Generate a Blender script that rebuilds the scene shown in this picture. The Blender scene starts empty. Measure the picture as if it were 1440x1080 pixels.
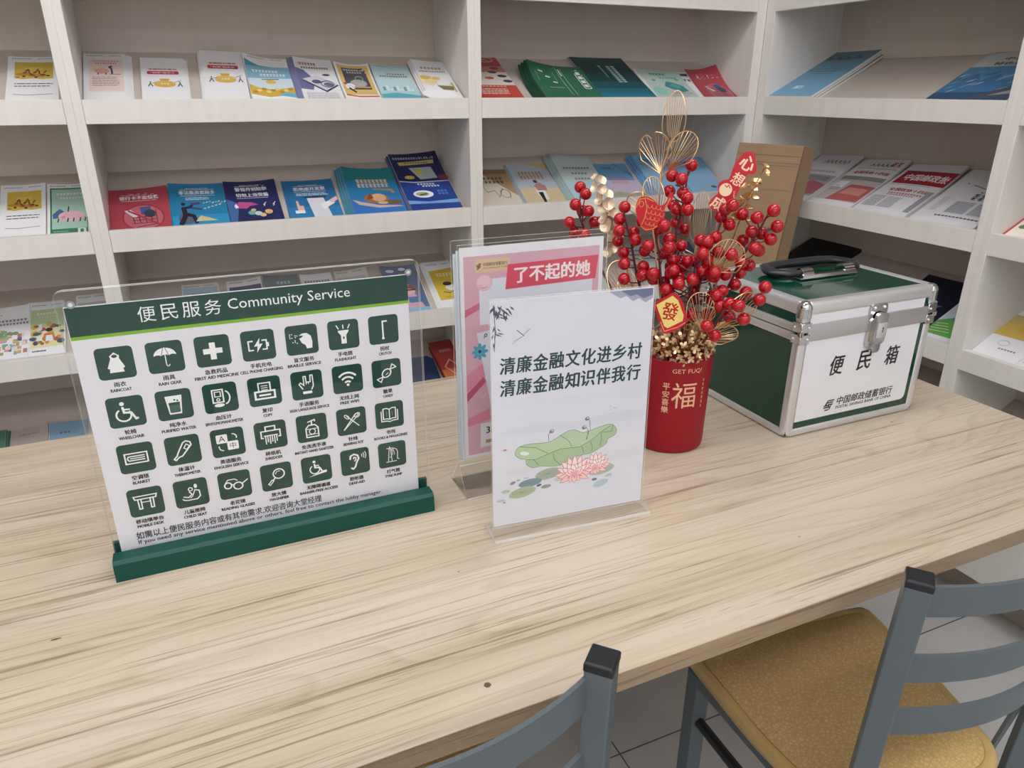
import bpy, bmesh, math, random
from mathutils import Vector, Matrix
random.seed(7)
C = bpy.context.scene.collection
scn = bpy.context.scene
# ------------------------------------------------------------------ camera
cam = bpy.data.cameras.new('camera')
cam.sensor_width = 36.0
cam.lens = 1016.28 * 36.0 / 1440.0
cam.clip_start = 0.05
camo = bpy.data.objects.new('camera', cam)
camo.location = (-1.71597, -1.95969, 1.28231)
camo.rotation_euler = (1.1825, -0.0010, -0.4143)
C.objects.link(camo)
scn.camera = camo
# ------------------------------------------------------------------ world, exposure
w = bpy.data.worlds.new('room_air')
w.use_nodes = True
w.node_tree.nodes['Background'].inputs[0].default_value = (0.9, 0.95, 1.0, 1)
w.node_tree.nodes['Background'].inputs[1].default_value = 0.05
scn.world = w
scn.view_settings.view_transform = 'Standard'
scn.view_settings.look = 'None'
scn.view_settings.gamma = 1.0
scn.view_settings.use_curve_mapping = False
scn.view_settings.exposure = 0.0
scn.cycles.transparent_max_bounces = 40
scn.cycles.max_bounces = 10
LAMP = 6.5            # radiance of the ceiling light panels
# ------------------------------------------------------------------ materials
def lin(c):
    c = c / 255.0
    return c / 12.92 if c <= 0.04045 else ((c + 0.055) / 1.055) ** 2.4
def rgb(c):
    if isinstance(c, str):
        c = c.lstrip('#')
        c = [int(c[i:i + 2], 16) for i in (0, 2, 4)]
    return (lin(c[0]), lin(c[1]), lin(c[2]), 1.0)
MATS = {}
def mat(name, col, rough=0.5, metal=0.0, spec=0.5, coat=0.0, bump=None):
    if name in MATS: return MATS[name]
    m = bpy.data.materials.new(name)
    m.use_nodes = True
    b = m.node_tree.nodes['Principled BSDF']
    b.inputs['Base Color'].default_value = rgb(col)
    b.inputs['Roughness'].default_value = rough
    b.inputs['Metallic'].default_value = metal
    b.inputs['Specular IOR Level'].default_value = spec
    b.inputs['Coat Weight'].default_value = coat
    b.inputs['Coat Roughness'].default_value = 0.04
    if bump:
        sc, st = bump
        n, l = m.node_tree.nodes, m.node_tree.links
        tc = n.new('ShaderNodeTexCoord'); tx = n.new('ShaderNodeTexNoise'); bp = n.new('ShaderNodeBump')
        tx.inputs['Scale'].default_value = sc; tx.inputs['Detail'].default_value = 4
        bp.inputs['Strength'].default_value = st; bp.inputs['Distance'].default_value = 0.002
        l.new(tc.outputs['Object'], tx.inputs['Vector']); l.new(tx.outputs['Fac'], bp.inputs['Height'])
        l.new(bp.outputs['Normal'], b.inputs['Normal'])
    MATS[name] = m
    return m
def ink(c, veil=0.0):            # printed colour on paper; veil = glossy haze put into the colour as grey
    if veil:
        q = [int(c.lstrip('#')[i:i + 2], 16) for i in (0, 2, 4)]; g = 0.3 * q[0] + 0.59 * q[1] + 0.11 * q[2]
        c = '#%02x%02x%02x' % tuple(int(v + (g * 0.75 + 40 - v) * veil) for v in q)
    return mat('ink_' + c.lstrip('#'), c, 0.42, 0, 0.4)
def nodes_of(name, col, rough):
    m = mat(name, col, rough)
    return m, m.node_tree.nodes, m.node_tree.links, m.node_tree.nodes['Principled BSDF']
def ramp(n, stops):
    r = n.new('ShaderNodeValToRGB')
    e = r.color_ramp.elements
    while len(e) < len(stops): e.new(0.5)
    for k, (p, c) in enumerate(stops):
        e[k].position = p
        e[k].color = rgb(c)
    return r
def mapping(n, l, scale, coord='Object', rot=(0, 0, 0)):
    tc = n.new('ShaderNodeTexCoord'); mp = n.new('ShaderNodeMapping')
    mp.inputs['Scale'].default_value = scale
    mp.inputs['Rotation'].default_value = rot
    l.new(tc.outputs[coord], mp.inputs['Vector'])
    return mp
def mix(n, l, a, b, fac, mode='MIX'):
    x = n.new('ShaderNodeMix'); x.data_type = 'RGBA'; x.blend_type = mode
    for s, v in ((x.inputs[6], a), (x.inputs[7], b), (x.inputs[0], fac)):
        if hasattr(v, 'is_linked'): l.new(v, s)
        elif isinstance(v, (int, float)): s.default_value = v
        else: s.default_value = rgb(v)
    return x.outputs[2]
def noise(n, l, vec, scale, detail=3, rough=0.5, dist=0.0):
    t = n.new('ShaderNodeTexNoise')
    t.inputs['Scale'].default_value = scale; t.inputs['Detail'].default_value = detail
    t.inputs['Roughness'].default_value = rough; t.inputs['Distortion'].default_value = dist
    l.new(vec, t.inputs['Vector'])
    return t.outputs['Fac']
# light oak of the table top, grain along x
def make_oak(name, tint=None):
    m, n, l, b = nodes_of(name, '#cbb798', 0.40)
    def N(scale, det, rough, dist, s=1.0):
        mp = mapping(n, l, scale); return noise(n, l, mp.outputs[0], s, det, rough, dist)
    # broad boards of slightly different tone
    c1 = ramp(n, [(0.34, '#bcae99'), (0.5, '#c2b49f'), (0.66, '#c8bcaa')]); l.new(N((0.45, 5.0, 5.0), 3, 0.5, 0.5, 1.5), c1.inputs[0])
    # soft grey streaks
    c2 = ramp(n, [(0.34, '#b8aa97'), (0.50, '#f1ece5'), (0.62, '#ffffff')]); l.new(N((1.1, 30.0, 30.0), 5, 0.6, 0.9), c2.inputs[0])
    o = mix(n, l, c1.outputs[0], c2.outputs[0], 0.30, 'MULTIPLY')
    # long thin dark grain threads
    f3 = N((3.2, 230.0, 230.0), 4, 0.64, 0.35)
    c3 = ramp(n, [(0.33, '#8d7c68'), (0.41, '#e9e2d8'), (0.48, '#ffffff')]); l.new(f3, c3.inputs[0])
    o = mix(n, l, o, c3.outputs[0], 0.66, 'MULTIPLY')
    # short pores, only in some bands
    f4 = N((16.0, 420.0, 420.0), 2, 0.5, 0.0)
    c4 = ramp(n, [(0.30, '#8a7863'), (0.38, '#ffffff')]); l.new(f4, c4.inputs[0])
    bd = ramp(n, [(0.42, '#000000'), (0.60, '#b0b0b0')]); l.new(N((0.8, 9.0, 9.0), 3, 0.5, 0.8, 1.3), bd.inputs[0])
    bw = n.new('ShaderNodeRGBToBW'); l.new(bd.outputs[0], bw.inputs[0])
    o = mix(n, l, o, c4.outputs[0], bw.outputs[0], 'MULTIPLY')
    # cathedral figure: warped rings
    cath = mapping(n, l, (0.42, 3.4, 3.4))
    nz = n.new('ShaderNodeTexNoise'); nz.inputs['Scale'].default_value = 1.7; nz.inputs['Detail'].default_value = 1.5
    l.new(cath.outputs[0], nz.inputs['Vector'])
    mu = n.new('ShaderNodeMath'); mu.operation = 'MULTIPLY'; mu.inputs[1].default_value = 22.0; l.new(nz.outputs['Fac'], mu.inputs[0])
    fr = n.new('ShaderNodeMath'); fr.operation = 'FRACT'; l.new(mu.outputs[0], fr.inputs[0])
    c5 = ramp(n, [(0.0, '#ffffff'), (0.72, '#f6f1ea'), (0.93, '#b9a68e'), (1.0, '#f4eee6')]); l.new(fr.outputs[0], c5.inputs[0])
    o = mix(n, l, o, c5.outputs[0], 0.20, 'MULTIPLY')
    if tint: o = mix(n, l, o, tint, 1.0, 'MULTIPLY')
    l.new(o, b.inputs['Base Color'])
    bp = n.new('ShaderNodeBump'); bp.inputs['Strength'].default_value = 0.10; bp.inputs['Distance'].default_value = 0.001
    l.new(f3, bp.inputs['Height']); l.new(bp.outputs['Normal'], b.inputs['Normal'])
    return m
OAK = make_oak('light_oak_laminate')
OAK_EDGE_SHADED = make_oak('oak_edge_shaded', '#d3c4b3')  # oak darkened so the vertical table edges carry their shade in the colour
def make_board(name, c, vert=True):
    m, n, l, b = nodes_of(name, c, 0.45)
    mp = mapping(n, l, (14, 14, 0.8) if vert else (0.9, 0.9, 14))
    f = noise(n, l, mp.outputs[0], 2.0, 4, 0.6)
    cc = [int(c[i:i + 2], 16) for i in (1, 3, 5)]
    lo = '#%02x%02x%02x' % tuple(int(v * 0.975) for v in cc)
    r = ramp(n, [(0.3, lo), (0.62, c)]); l.new(f, r.inputs[0])
    l.new(r.outputs[0], b.inputs['Base Color'])
    return m
WHITEBOARD = make_board('white_laminate', '#e1ddd6')
BACKBOARD = make_board('white_laminate_shaded', '#c4b9ae')  # white laminate darkened: recess shade put into the colour
def make_tiles():
    m, n, l, b = nodes_of('floor_tile', '#b9b8b5', 0.16)
    mp = mapping(n, l, (1, 1, 1)); mp.inputs['Location'].default_value = (0.466, 0.443, 0)
    br = n.new('ShaderNodeTexBrick')
    br.offset = 0.0; br.squash = 1.0
    br.inputs['Scale'].default_value = 1.0
    br.inputs['Brick Width'].default_value = 0.6; br.inputs['Row Height'].default_value = 0.6
    br.inputs['Mortar Size'].default_value = 0.0018
    br.inputs['Color1'].default_value = rgb('#b4b3b0'); br.inputs['Color2'].default_value = rgb('#b9b8b5')
    br.inputs['Mortar'].default_value = rgb('#5c5b58')
    l.new(mp.outputs[0], br.inputs['Vector'])
    f = noise(n, l, mp.outputs[0], 3.0, 5, 0.6)
    r = ramp(n, [(0.35, '#e4e2df'), (0.65, '#ffffff')]); l.new(f, r.inputs[0])
    l.new(mix(n, l, br.outputs['Color'], r.outputs[0], 0.6, 'MULTIPLY'), b.inputs['Base Color'])
    return m
TILE = make_tiles()
PLASTER = mat('wall_paint', '#d8d6d0', 0.7)
CEIL = mat('ceiling_paint', '#e4e3df', 0.8)
PAPER = mat('paper_edge', '#dcdbd8', 0.6)
ALU = mat('brushed_aluminium', '#dcdde0', 0.34, 0.72)
CHROME = mat('chrome', '#c9c9ca', 0.10, 1.0)
GREEN_GLOSS = mat('green_gloss_panel', '#083f2f', 0.07, 0, 0.5, 0.15)
SIGN_GREEN = mat('sign_green_plastic', '#07483d', 0.38, 0, 0.3)
VASE_RED = mat('matte_red_glaze', '#8f0b1c', 0.5, 0, 0.35)
BERRY = mat('berry_red', '#a60615', 0.10, 0, 0.45, 0.2)
TWIG = mat('dark_red_twig', '#5a1218', 0.5)
GOLD = mat('pale_gold_wire', '#e3bf93', 0.28, 1.0)
CREAMGOLD = mat('cream_gold_leaf', '#e6d2b6', 0.38, 0.55)
CHAMP = mat('champagne_gold', '#d9b07c', 0.22, 0.8)
CHAIR_BLUE = mat('grey_blue_powder_coat', '#545d61', 0.38, 0, 0.5, bump=(900, 0.05))
CAP_BLACK = mat('black_plastic_cap', '#121319', 0.4)
BLACK = mat('black_metal', '#18191b', 0.45)
BLACKPLASTIC = mat('black_handle_plastic', '#1d1f25', 0.35)
def make_leather():
    m, n, l, b = nodes_of('tan_leatherette', '#b9924f', 0.42)
    mp = mapping(n, l, (1, 1, 1))
    v = n.new('ShaderNodeTexVoronoi'); v.feature = 'DISTANCE_TO_EDGE'; v.inputs['Scale'].default_value = 165
    nz = n.new('ShaderNodeTexNoise'); nz.inputs['Scale'].default_value = 60; nz.inputs['Detail'].default_value = 2
    l.new(mp.outputs[0], nz.inputs['Vector'])
    ad = n.new('ShaderNodeMix'); ad.data_type = 'VECTOR'; ad.inputs[0].default_value = 0.006
    l.new(mp.outputs[0], ad.inputs[4]); l.new(nz.outputs['Color'], ad.inputs[5])
    l.new(ad.outputs[1], v.inputs['Vector'])
    r = ramp(n, [(0.0, '#a98b58'), (0.09, '#b89a64'), (0.4, '#c4a873')]); l.new(v.outputs['Distance'], r.inputs[0])
    l.new(r.outputs[0], b.inputs['Base Color'])
    bp = n.new('ShaderNodeBump'); bp.inputs['Strength'].default_value = 0.35; bp.inputs['Distance'].default_value = 0.0015
    l.new(v.outputs['Distance'], bp.inputs['Height']); l.new(bp.outputs['Normal'], b.inputs['Normal'])
    return m
LEATHER = make_leather()
LEATHER_EDGE = mat('tan_seat_rim', '#b89a63', 0.4)
def make_card():
    m, n, l, b = nodes_of('brown_cardboard', '#947a5c', 0.75)
    mp = mapping(n, l, (3, 3, 40))
    f = noise(n, l, mp.outputs[0], 2.0, 3)
    r = ramp(n, [(0.3, '#92795a'), (0.65, '#967c5e')]); l.new(f, r.inputs[0]); l.new(r.outputs[0], b.inputs['Base Color'])
    return m
CARD = make_card()
CARD_DARK = mat('cardboard_crease', '#6e563c', 0.8)
TAPE = mat('clear_packing_tape', '#9a8060', 0.15)
def make_clear(name, tint, body):
    m = bpy.data.materials.new(name); m.use_nodes = True
    n, l = m.node_tree.nodes, m.node_tree.links
    n.remove(n['Principled BSDF'])
    t = n.new('ShaderNodeBsdfTransparent'); t.inputs[0].default_value = rgb(tint)
    g = n.new('ShaderNodeBsdfGlossy'); g.inputs['Roughness'].default_value = 0.02
    d = n.new('ShaderNodeBsdfDiffuse'); d.inputs[0].default_value = rgb('#f4f1ec')
    lw = n.new('ShaderNodeLayerWeight'); lw.inputs[0].default_value = 0.5
    pw = n.new('ShaderNodeMath'); pw.operation = 'POWER'; pw.inputs[1].default_value = 4.0; l.new(lw.outputs['Facing'], pw.inputs[0])
    fr = n.new('ShaderNodeMath'); fr.operation = 'MULTIPLY_ADD'; fr.inputs[1].default_value = 0.4; fr.inputs[2].default_value = 0.025; l.new(pw.outputs[0], fr.inputs[0])
    m1 = n.new('ShaderNodeMixShader'); m2 = n.new('ShaderNodeMixShader')
    m1.inputs[0].default_value = body
    l.new(t.outputs[0], m1.inputs[1]); l.new(d.outputs[0], m1.inputs[2])
    l.new(fr.outputs[0], m2.inputs[0]); l.new(m1.outputs[0], m2.inputs[1]); l.new(g.outputs[0], m2.inputs[2])
    l.new(m2.outputs[0], n['Material Output'].inputs[0])
    MATS[name] = m
    return m
CLEAR = make_clear('clear_acrylic', '#fefefe', 0.0)
CLEAR_EDGE = make_clear('acrylic_cut_edge', '#fdfdfd', 0.55)
CLEAR_BLOCK = make_clear('acrylic_block', '#ffffff', 0.06)
def emit(name, c, s):
    m = bpy.data.materials.new(name); m.use_nodes = True
    b = m.node_tree.nodes['Principled BSDF']
    b.inputs['Base Color'].default_value = rgb('#ffffff')
    b.inputs['Emission Color'].default_value = rgb(c); b.inputs['Emission Strength'].default_value = s
    return m
# ------------------------------------------------------------------ mesh helpers
class MB:
    """collects shapes; build() links them as ONE mesh object"""
    def __init__(self):
        self.v = []; self.f = []; self.mi = []; self.mats = []
    def slot(self, m):
        if m not in self.mats: self.mats.append(m)
        return self.mats.index(m)
    def add(self, vs, fs, m, M=None):
        o = len(self.v); k = self.slot(m)
        for p in vs:
            p = Vector(p)
            self.v.append(M @ p if M else p)
        for f in fs:
            self.f.append([i + o for i in f]); self.mi.append(k)
        return self
    def bm(self, b, m, M=None):
        b.verts.index_update()
        self.add([v.co.copy() for v in b.verts], [[v.index for v in f.verts] for f in b.faces], m, M)
        b.free(); return self
    def box(self, lo, hi, m, bev=0.0, seg=2, M=None):
        b = bmesh.new(); bmesh.ops.create_cube(b, size=1)
        for v in b.verts:
            v.co = Vector([(lo[i] + hi[i]) / 2 + v.co[i] * (hi[i] - lo[i]) for i in range(3)])
        if bev > 0: bmesh.ops.bevel(b, geom=list(b.edges), offset=bev, segments=seg, profile=0.6, affect='EDGES')
        return self.bm(b, m, M)
    def prism(self, prof, axis, a, bb, m, M=None, capm=None):
        """polygon profile in the two other axes, extruded along axis from a to bb"""
        def P(q, t):
            if axis == 'x': return (t, q[0], q[1])
            if axis == 'y': return (q[0], t, q[1])
            return (q[0], q[1], t)
        n = len(prof)
        vs = [P(q, a) for q in prof] + [P(q, bb) for q in prof]
        self.add(vs, [[i, (i + 1) % n, n + (i + 1) % n, n + i] for i in range(n)], m, M)
        self.add(vs, [list(range(n))[::-1], list(range(n, 2 * n))], capm or m, M)
        return self
    def tube(self, pts, r, m, seg=6, M=None, cap=True):
        pts = [Vector(p) for p in pts]; n = len(pts)
        rs = r if isinstance(r, (list, tuple)) else [r] * n
        vs, fs = [], []
        up = None
        for i, p in enumerate(pts):
            t = (pts[min(i + 1, n - 1)] - pts[max(i - 1, 0)]).normalized()
            if up is None:
                up = Vector((0, 0, 1)) if abs(t.z) < 0.9 else Vector((1, 0, 0))
            up = (up - t * up.dot(t)).normalized()
            s = t.cross(up)
            for k in range(seg):
                a = 2 * math.pi * k / seg
                vs.append(p + (up * math.cos(a) + s * math.sin(a)) * rs[i])
        for i in range(n - 1):
            for k in range(seg):
                k2 = (k + 1) % seg
                fs.append([i * seg + k, i * seg + k2, (i + 1) * seg + k2, (i + 1) * seg + k])
        if cap: fs += [list(range(seg))[::-1], list(range((n - 1) * seg, n * seg))]
        return self.add(vs, fs, m, M)
    def strip(self, pts, w, th, m, M=None):
        """flat bar: pts centre line (x,y), vertical height from w=(z0,z1), thickness th in plan"""
        n = len(pts); vs = []
        for i, p in enumerate(pts):
            a, b = pts[max(i - 1, 0)], pts[min(i + 1, n - 1)]
            t = Vector((b[0] - a[0], b[1] - a[1])).normalized(); q = Vector((-t.y, t.x)) * th / 2
            z0, z1 = (w[i] if isinstance(w, list) else w)
            vs += [(p[0] - q.x, p[1] - q.y, z0), (p[0] + q.x, p[1] + q.y, z0), (p[0] + q.x, p[1] + q.y, z1), (p[0] - q.x, p[1] - q.y, z1)]
        fs = []
        for i in range(n - 1):
            for k in range(4):
                fs.append([i * 4 + k, i * 4 + (k + 1) % 4, i * 4 + 4 + (k + 1) % 4, i * 4 + 4 + k])
        fs += [[3, 2, 1, 0], [n * 4 - 4, n * 4 - 3, n * 4 - 2, n * 4 - 1]]
        return self.add(vs, fs, m, M)
    def lathe(self, prof, m, seg=32, M=None):
        vs = [(r * math.cos(2 * math.pi * k / seg), r * math.sin(2 * math.pi * k / seg), z) for r, z in prof for k in range(seg)]
        fs = []
        for i in range(len(prof) - 1):
            for k in range(seg):
                k2 = (k + 1) % seg
                fs.append([i * seg + k, i * seg + k2, (i + 1) * seg + k2, (i + 1) * seg + k])
        fs += [list(range(seg))[::-1], list(range((len(prof) - 1) * seg, len(prof) * seg))]
        return self.add(vs, fs, m, M)
    def sphere(self, c, r, m, u=14, v=9):
        b = bmesh.new(); bmesh.ops.create_uvsphere(b, u_segments=u, v_segments=v, radius=r)
        return self.bm(b, m, Matrix.Translation(c))
    def mesh(self, name, smooth=None):
        me = bpy.data.meshes.new(name)
        me.from_pydata(self.v, [], self.f)
        for m in self.mats: me.materials.append(m)
        me.polygons.foreach_set('material_index', self.mi)
        me.update()
        b = bmesh.new(); b.from_mesh(me); bmesh.ops.remove_doubles(b, verts=b.verts, dist=1e-7)
        b.to_mesh(me); b.free()
        if smooth is not None:
            me.polygons.foreach_set('use_smooth', [True] * len(me.polygons))
            me.set_sharp_from_angle(angle=math.radians(smooth))
        return me
    def build(self, name, parent=None, smooth=None, loc=None):
        o = bpy.data.objects.new(name, self.mesh(name, smooth))
        C.objects.link(o)
        if parent: o.parent = parent
        if loc: o.location = loc
        return o
def tag(o, label=None, cat=None, group=None, kind=None):
    if label: o['label'] = label
    if cat: o['category'] = cat
    if group: o['group'] = group
    if kind: o['kind'] = kind
    return o
def empty(name, loc=(0, 0, 0), rz=0.0, label=None, cat=None, group=None):
    o = bpy.data.objects.new(name, None); o.empty_display_size = 0.05
    o.location = loc; o.rotation_euler = (0, 0, rz); C.objects.link(o)
    return tag(o, label, cat, group)
def copy_tree(o, parent=None):
    c = o.copy(); C.objects.link(c); c.parent = parent
    for ch in [x for x in bpy.data.objects if x.parent == o]: copy_tree(ch, c)
    return c
# ------------------------------------------------------------------ printing: flat shapes and lettering on a sheet
TXT = {}
def glyphs(s, bold=0.0, res=2):
    """outline of a line of lettering as flat polygons, box normalised"""
    k = (s, bold, res)
    if k in TXT: return TXT[k]
    cu = bpy.data.curves.new('lettering', 'FONT')
    cu.body = s; cu.size = 1.0; cu.offset = bold; cu.resolution_u = res
    cu.fill_mode = 'FRONT'
    o = bpy.data.objects.new('lettering', cu)
    C.objects.link(o)
    dg = bpy.context.evaluated_depsgraph_get()
    me = bpy.data.meshes.new_from_object(o.evaluated_get(dg))
    vs = [(v.co.x, v.co.y) for v in me.vertices]; fs = [list(p.vertices) for p in me.polygons]
    C.objects.unlink(o); bpy.data.objects.remove(o); bpy.data.curves.remove(cu); bpy.data.meshes.remove(me)
    if not vs: vs = [(0, 0), (1, 0), (1, 1)]; fs = []
    x0 = min(v[0] for v in vs); x1 = max(v[0] for v in vs); y0 = min(v[1] for v in vs); y1 = max(v[1] for v in vs)
    TXT[k] = (vs, fs, (x0, y0, x1, y1))
    return TXT[k]
class Print:
    """flat artwork in sheet metres (u right, v up); each shape lies a hair above the one before"""
    def __init__(self, step=1.2e-5):
        self.items = []; self.k = 1; self.step = step; self.fine = 1.2e-6; self.lift = 3e-6; self.tier = 0.0; self.veil = 0.0; self.ox = self.oy = 0.0; self.sx = self.sy = 1.0
    def frame(self, ox, oy, sx, sy, k=None):
        self.ox, self.oy, self.sx, self.sy = ox, oy, sx, sy
        if k is not None: self.k = k
        return self
    def T(self, p): return (self.ox + p[0] * self.sx, self.oy + p[1] * self.sy)
    def poly(self, pts, c):
        pts = [self.T(p) for p in pts]
        self.items.append((pts, [list(range(len(pts)))], self.k, c)); self.k += 1
    def r(self, u0, v0, u1, v1, c): self.poly([(u0, v0), (u1, v0), (u1, v1), (u0, v1)], c)
    def rr(self, u0, v0, u1, v1, rad, c, n=4):
        pts = []
        for cx, cy, a0 in ((u1 - rad, v0 + rad, -90), (u1 - rad, v1 - rad, 0), (u0 + rad, v1 - rad, 90), (u0 + rad, v0 + rad, 180)):
            for i in range(n + 1):
                a = math.radians(a0 + 90 * i / n); pts.append((cx + rad * math.cos(a), cy + rad * math.sin(a)))
        self.poly(pts, c)
    def e(self, u, v, ru, rv, c, n=20, a0=0, a1=360, rot=0):
        full = abs(a1 - a0) >= 360
        ca, sa = math.cos(math.radians(rot)), math.sin(math.radians(rot))
        pts = []
        for i in range(n if full else n + 1):
            a = math.radians(a0 + (a1 - a0) * i / n); x, y = ru * math.cos(a), rv * math.sin(a)
            pts.append((u + x * ca - y * sa, v + x * sa + y * ca))
        self.poly(pts, c)
    def s(self, pts, wd, c, closed=False):
        """stroke; width in frame units"""
        P = [Vector(p) for p in pts]; n = len(P); L, R = [], []
        for i in range(n):
            a = P[(i - 1) % n] if closed or i > 0 else P[i]
            b = P[(i + 1) % n] if closed or i < n - 1 else P[i]
            d1 = (P[i] - a); d2 = (b - P[i])
            d1 = d1.normalized() if d1.length > 1e-9 else d2.normalized()
            d2 = d2.normalized() if d2.length > 1e-9 else d1
            t = (d1 + d2)
            t = t.normalized() if t.length > 1e-6 else d1
            q = Vector((-t.y, t.x)); k = max(0.45, q.dot(Vector((-d1.y, d1.x))))
            q = q * (wd / 2 / k)
            L.append(self.T(P[i] + q)); R.append(self.T(P[i] - q))
        vs = L + R; fs = [[i, (i + 1) % n, n + (i + 1) % n, n + i] for i in range(n if closed else n - 1)]
        self.items.append((vs, fs, self.k, c)); self.k += 1
    def ring(self, u, v, ru, rv, wd, c, a0=0, a1=360, n=24, rot=0):
        full = abs(a1 - a0) >= 360
        ca, sa = math.cos(math.radians(rot)), math.sin(math.radians(rot)); pts = []
        for i in range(n if full else n + 1):
            a = math.radians(a0 + (a1 - a0) * i / n); x, y = ru * math.cos(a), rv * math.sin(a)
            pts.append((u + x * ca - y * sa, v + x * sa + y * ca))
        self.s(pts, wd, c, full)
    def t(self, s, cu, cv, c, width=None, height=None, bold=0.0, shear=0.0, rot=0.0, res=2):
        """lettering centred on (cu,cv); fits width and/or height (frame units)"""
        vs, fs, (x0, y0, x1, y1) = glyphs(s, 0.0, res)
        if bold:
            x0 -= bold; x1 += bold; y0 -= bold * .6; y1 += bold * .6
        W, Hh = max(x1 - x0, 1e-6), max(y1 - y0, 1e-6)
        if width and height: sx, sy = width / W, height / Hh
        elif width: sx = sy = width / W
        else: sx = sy = height / Hh
        if width and not height and self.sx != self.sy: sy = sx * self.sx / self.sy
        elif height and not width and self.sx != self.sy: sx = sy * self.sy / self.sx
        mx, my = (x0 + x1) / 2, (y0 + y1) / 2
        ca, sa = math.cos(rot), math.sin(rot)
        for dx, dy in (((-bold, 0), (bold, 0), (0, bold * .6), (0, -bold * .6), (bold * .5, bold * .3)) if bold else ((0, 0),)):
            out = []
            for x, y in vs:
                a, b = (x + dx - mx) * sx, (y + dy - my) * sy
                a += b * shear
                out.append(self.T((cu + a * ca - b * sa, cv + a * sa + b * ca)))
            self.items.append((out, fs, self.k, c)); self.k += .2
        self.k = math.floor(self.k) + 1
    def rows(self, u0, u1, v1, v0, n, c, th=0.45, ragged=0.1):
        """lines of print too small to read"""
        dv = (v1 - v0) / n
        for i in range(n):
            y = v1 - dv * (i + 0.5); e = u1 - random.random() * ragged * (u1 - u0)
            x = u0
            kk = self.k
            while x < e - 0.01 * (u1 - u0):
                L = min(e - x, (u1 - u0) * random.uniform(0.05, 0.2))
                self.k = kk
                self.r(x, y - dv * th / 2, x + L, y + dv * th / 2, c); x += L + (u1 - u0) * 0.02
    def blk(self, cu, cv, w, n, h, c, dark=None):
        """a line of characters too small to read: broken square marks"""
        p = w / n; kk = self.k
        for i in range(n):
            x = cu - w / 2 + p * (i + 0.5); a = p * 0.4
            self.k = kk; self.r(x - a, cv + h * 0.26, x + a, cv + h * 0.5, c)
            self.k = kk; self.r(x - a, cv - h * 0.12, x + a * random.uniform(0.5, 1), cv + h * 0.1, c)
            self.k = kk; self.r(x - a * 0.35, cv - h * 0.5, x + a * 0.2, cv + h * 0.5, c)
            self.k = kk; self.r(x - a * random.uniform(0.6, 1), cv - h * 0.5, x + a, cv - h * 0.34, c)
    def to(self, mb, f, cuts=None):
        """put the artwork into mesh builder mb through f(u,v,h); cuts=(us,vs) lets it follow a curved sheet"""
        for q_, (pts, fs, k, c) in enumerate(self.items):
            m = ink(c, self.veil) if isinstance(c, str) else c
            h = self.lift + q_ * self.fine + k * self.tier
            if cuts:
                b = bmesh.new()
                bv = [b.verts.new((p[0], p[1], 0)) for p in pts]
                for q in fs:
                    try: b.faces.new([bv[i] for i in q])
                    except ValueError: pass
                for ax, ls in ((0, cuts[0]), (1, cuts[1])):
                    mn = min(p[ax] for p in pts); mxx = max(p[ax] for p in pts)
                    for g in ls:
                        if mn < g < mxx:
                            no = (1, 0, 0) if ax == 0 else (0, 1, 0)
                            bmesh.ops.bisect_plane(b, geom=b.verts[:] + b.edges[:] + b.faces[:], dist=1e-6, plane_co=(g, g, 0), plane_no=no)
                b.verts.index_update()
                mb.add([f(v.co.x, v.co.y, h) for v in b.verts], [[v.index for v in q.verts] for q in b.faces], m)
                b.free()
            else:
                mb.add([f(p[0], p[1], h) for p in pts], fs, m)
def lattice(n, L): return [L * i / n for i in range(1, n)]
# ================================================================== the room
def struct(name, lo, hi, m):
    return tag(MB().box(lo, hi, m).build(name), kind='structure')
struct('floor', (-5.2, -5.6, -0.05), (0.45, 0.45, 0.0), TILE)
struct('ceiling', (-5.2, -5.6, 2.8), (0.45, 0.45, 2.85), CEIL)
struct('wall_back', (-5.2, 0.30, 0), (0.45, 0.40, 2.8), PLASTER)
struct('wall_right', (0.30, -5.6, 0), (0.40, 0.30, 2.8), PLASTER)
struct('wall_left', (-5.2, -5.6, 0), (-5.1, 0.30, 2.8), PLASTER)
struct('wall_front', (-5.1, -5.6, 0), (0.30, -5.5, 2.8), PLASTER)
def ceiling_light(x, y, label):
    t = empty('ceiling_light', (x, y, 2.8), 0, label, 'light', 'flush ceiling light panels')
    m = MB(); a, b2 = 0.60, 0.30
    for s in (-1, 1):
        m.box((-a, s * b2 - 0.012, -0.03), (a, s * b2 + 0.012, 0), WHITEBOARD)
        m.box((s * a - 0.012, -b2, -0.03), (s * a + 0.012, b2, 0), WHITEBOARD)
    m.build('frame', t)
    MB().box((-a + 0.014, -b2 + 0.014, -0.022), (a - 0.014, b2 - 0.014, -0.012), LAMPMAT).build('diffuser', t)
    return t
LAMPMAT = emit('lamp_diffuser', '#fdfbff', LAMP)
for i, x in enumerate((-3.7, -2.1, -0.75)):
    for j, y in enumerate((-1.15, -2.75, -4.3)):
        ceiling_light(x, y, 'flush ceiling light panel, %s row from the back shelves, %s' % (('first', 'second', 'third')[j], ('left of the table', 'above the middle of the table', 'near the right shelves')[i]))
tag(MB().box((-4.6, -5.497, .25), (-.2, -5.49, 2.45), emit('fill_pane', '#eff4ff', 0.5)).build('fill_window_1'), kind='structure')  # unseen glowing window, added to brighten the signs from the front
wf = MB()  # frame around the added window
for x in (-4.62, -3.16, -1.70, -.24): wf.box((x, -5.50, .2), (x + .06, -5.46, 2.5), ALU)
for z in (.2, 2.45): wf.box((-4.62, -5.50, z), (-.18, -5.46, z + .05), ALU)
tag(wf.build('trim_1'), kind='structure')
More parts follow.
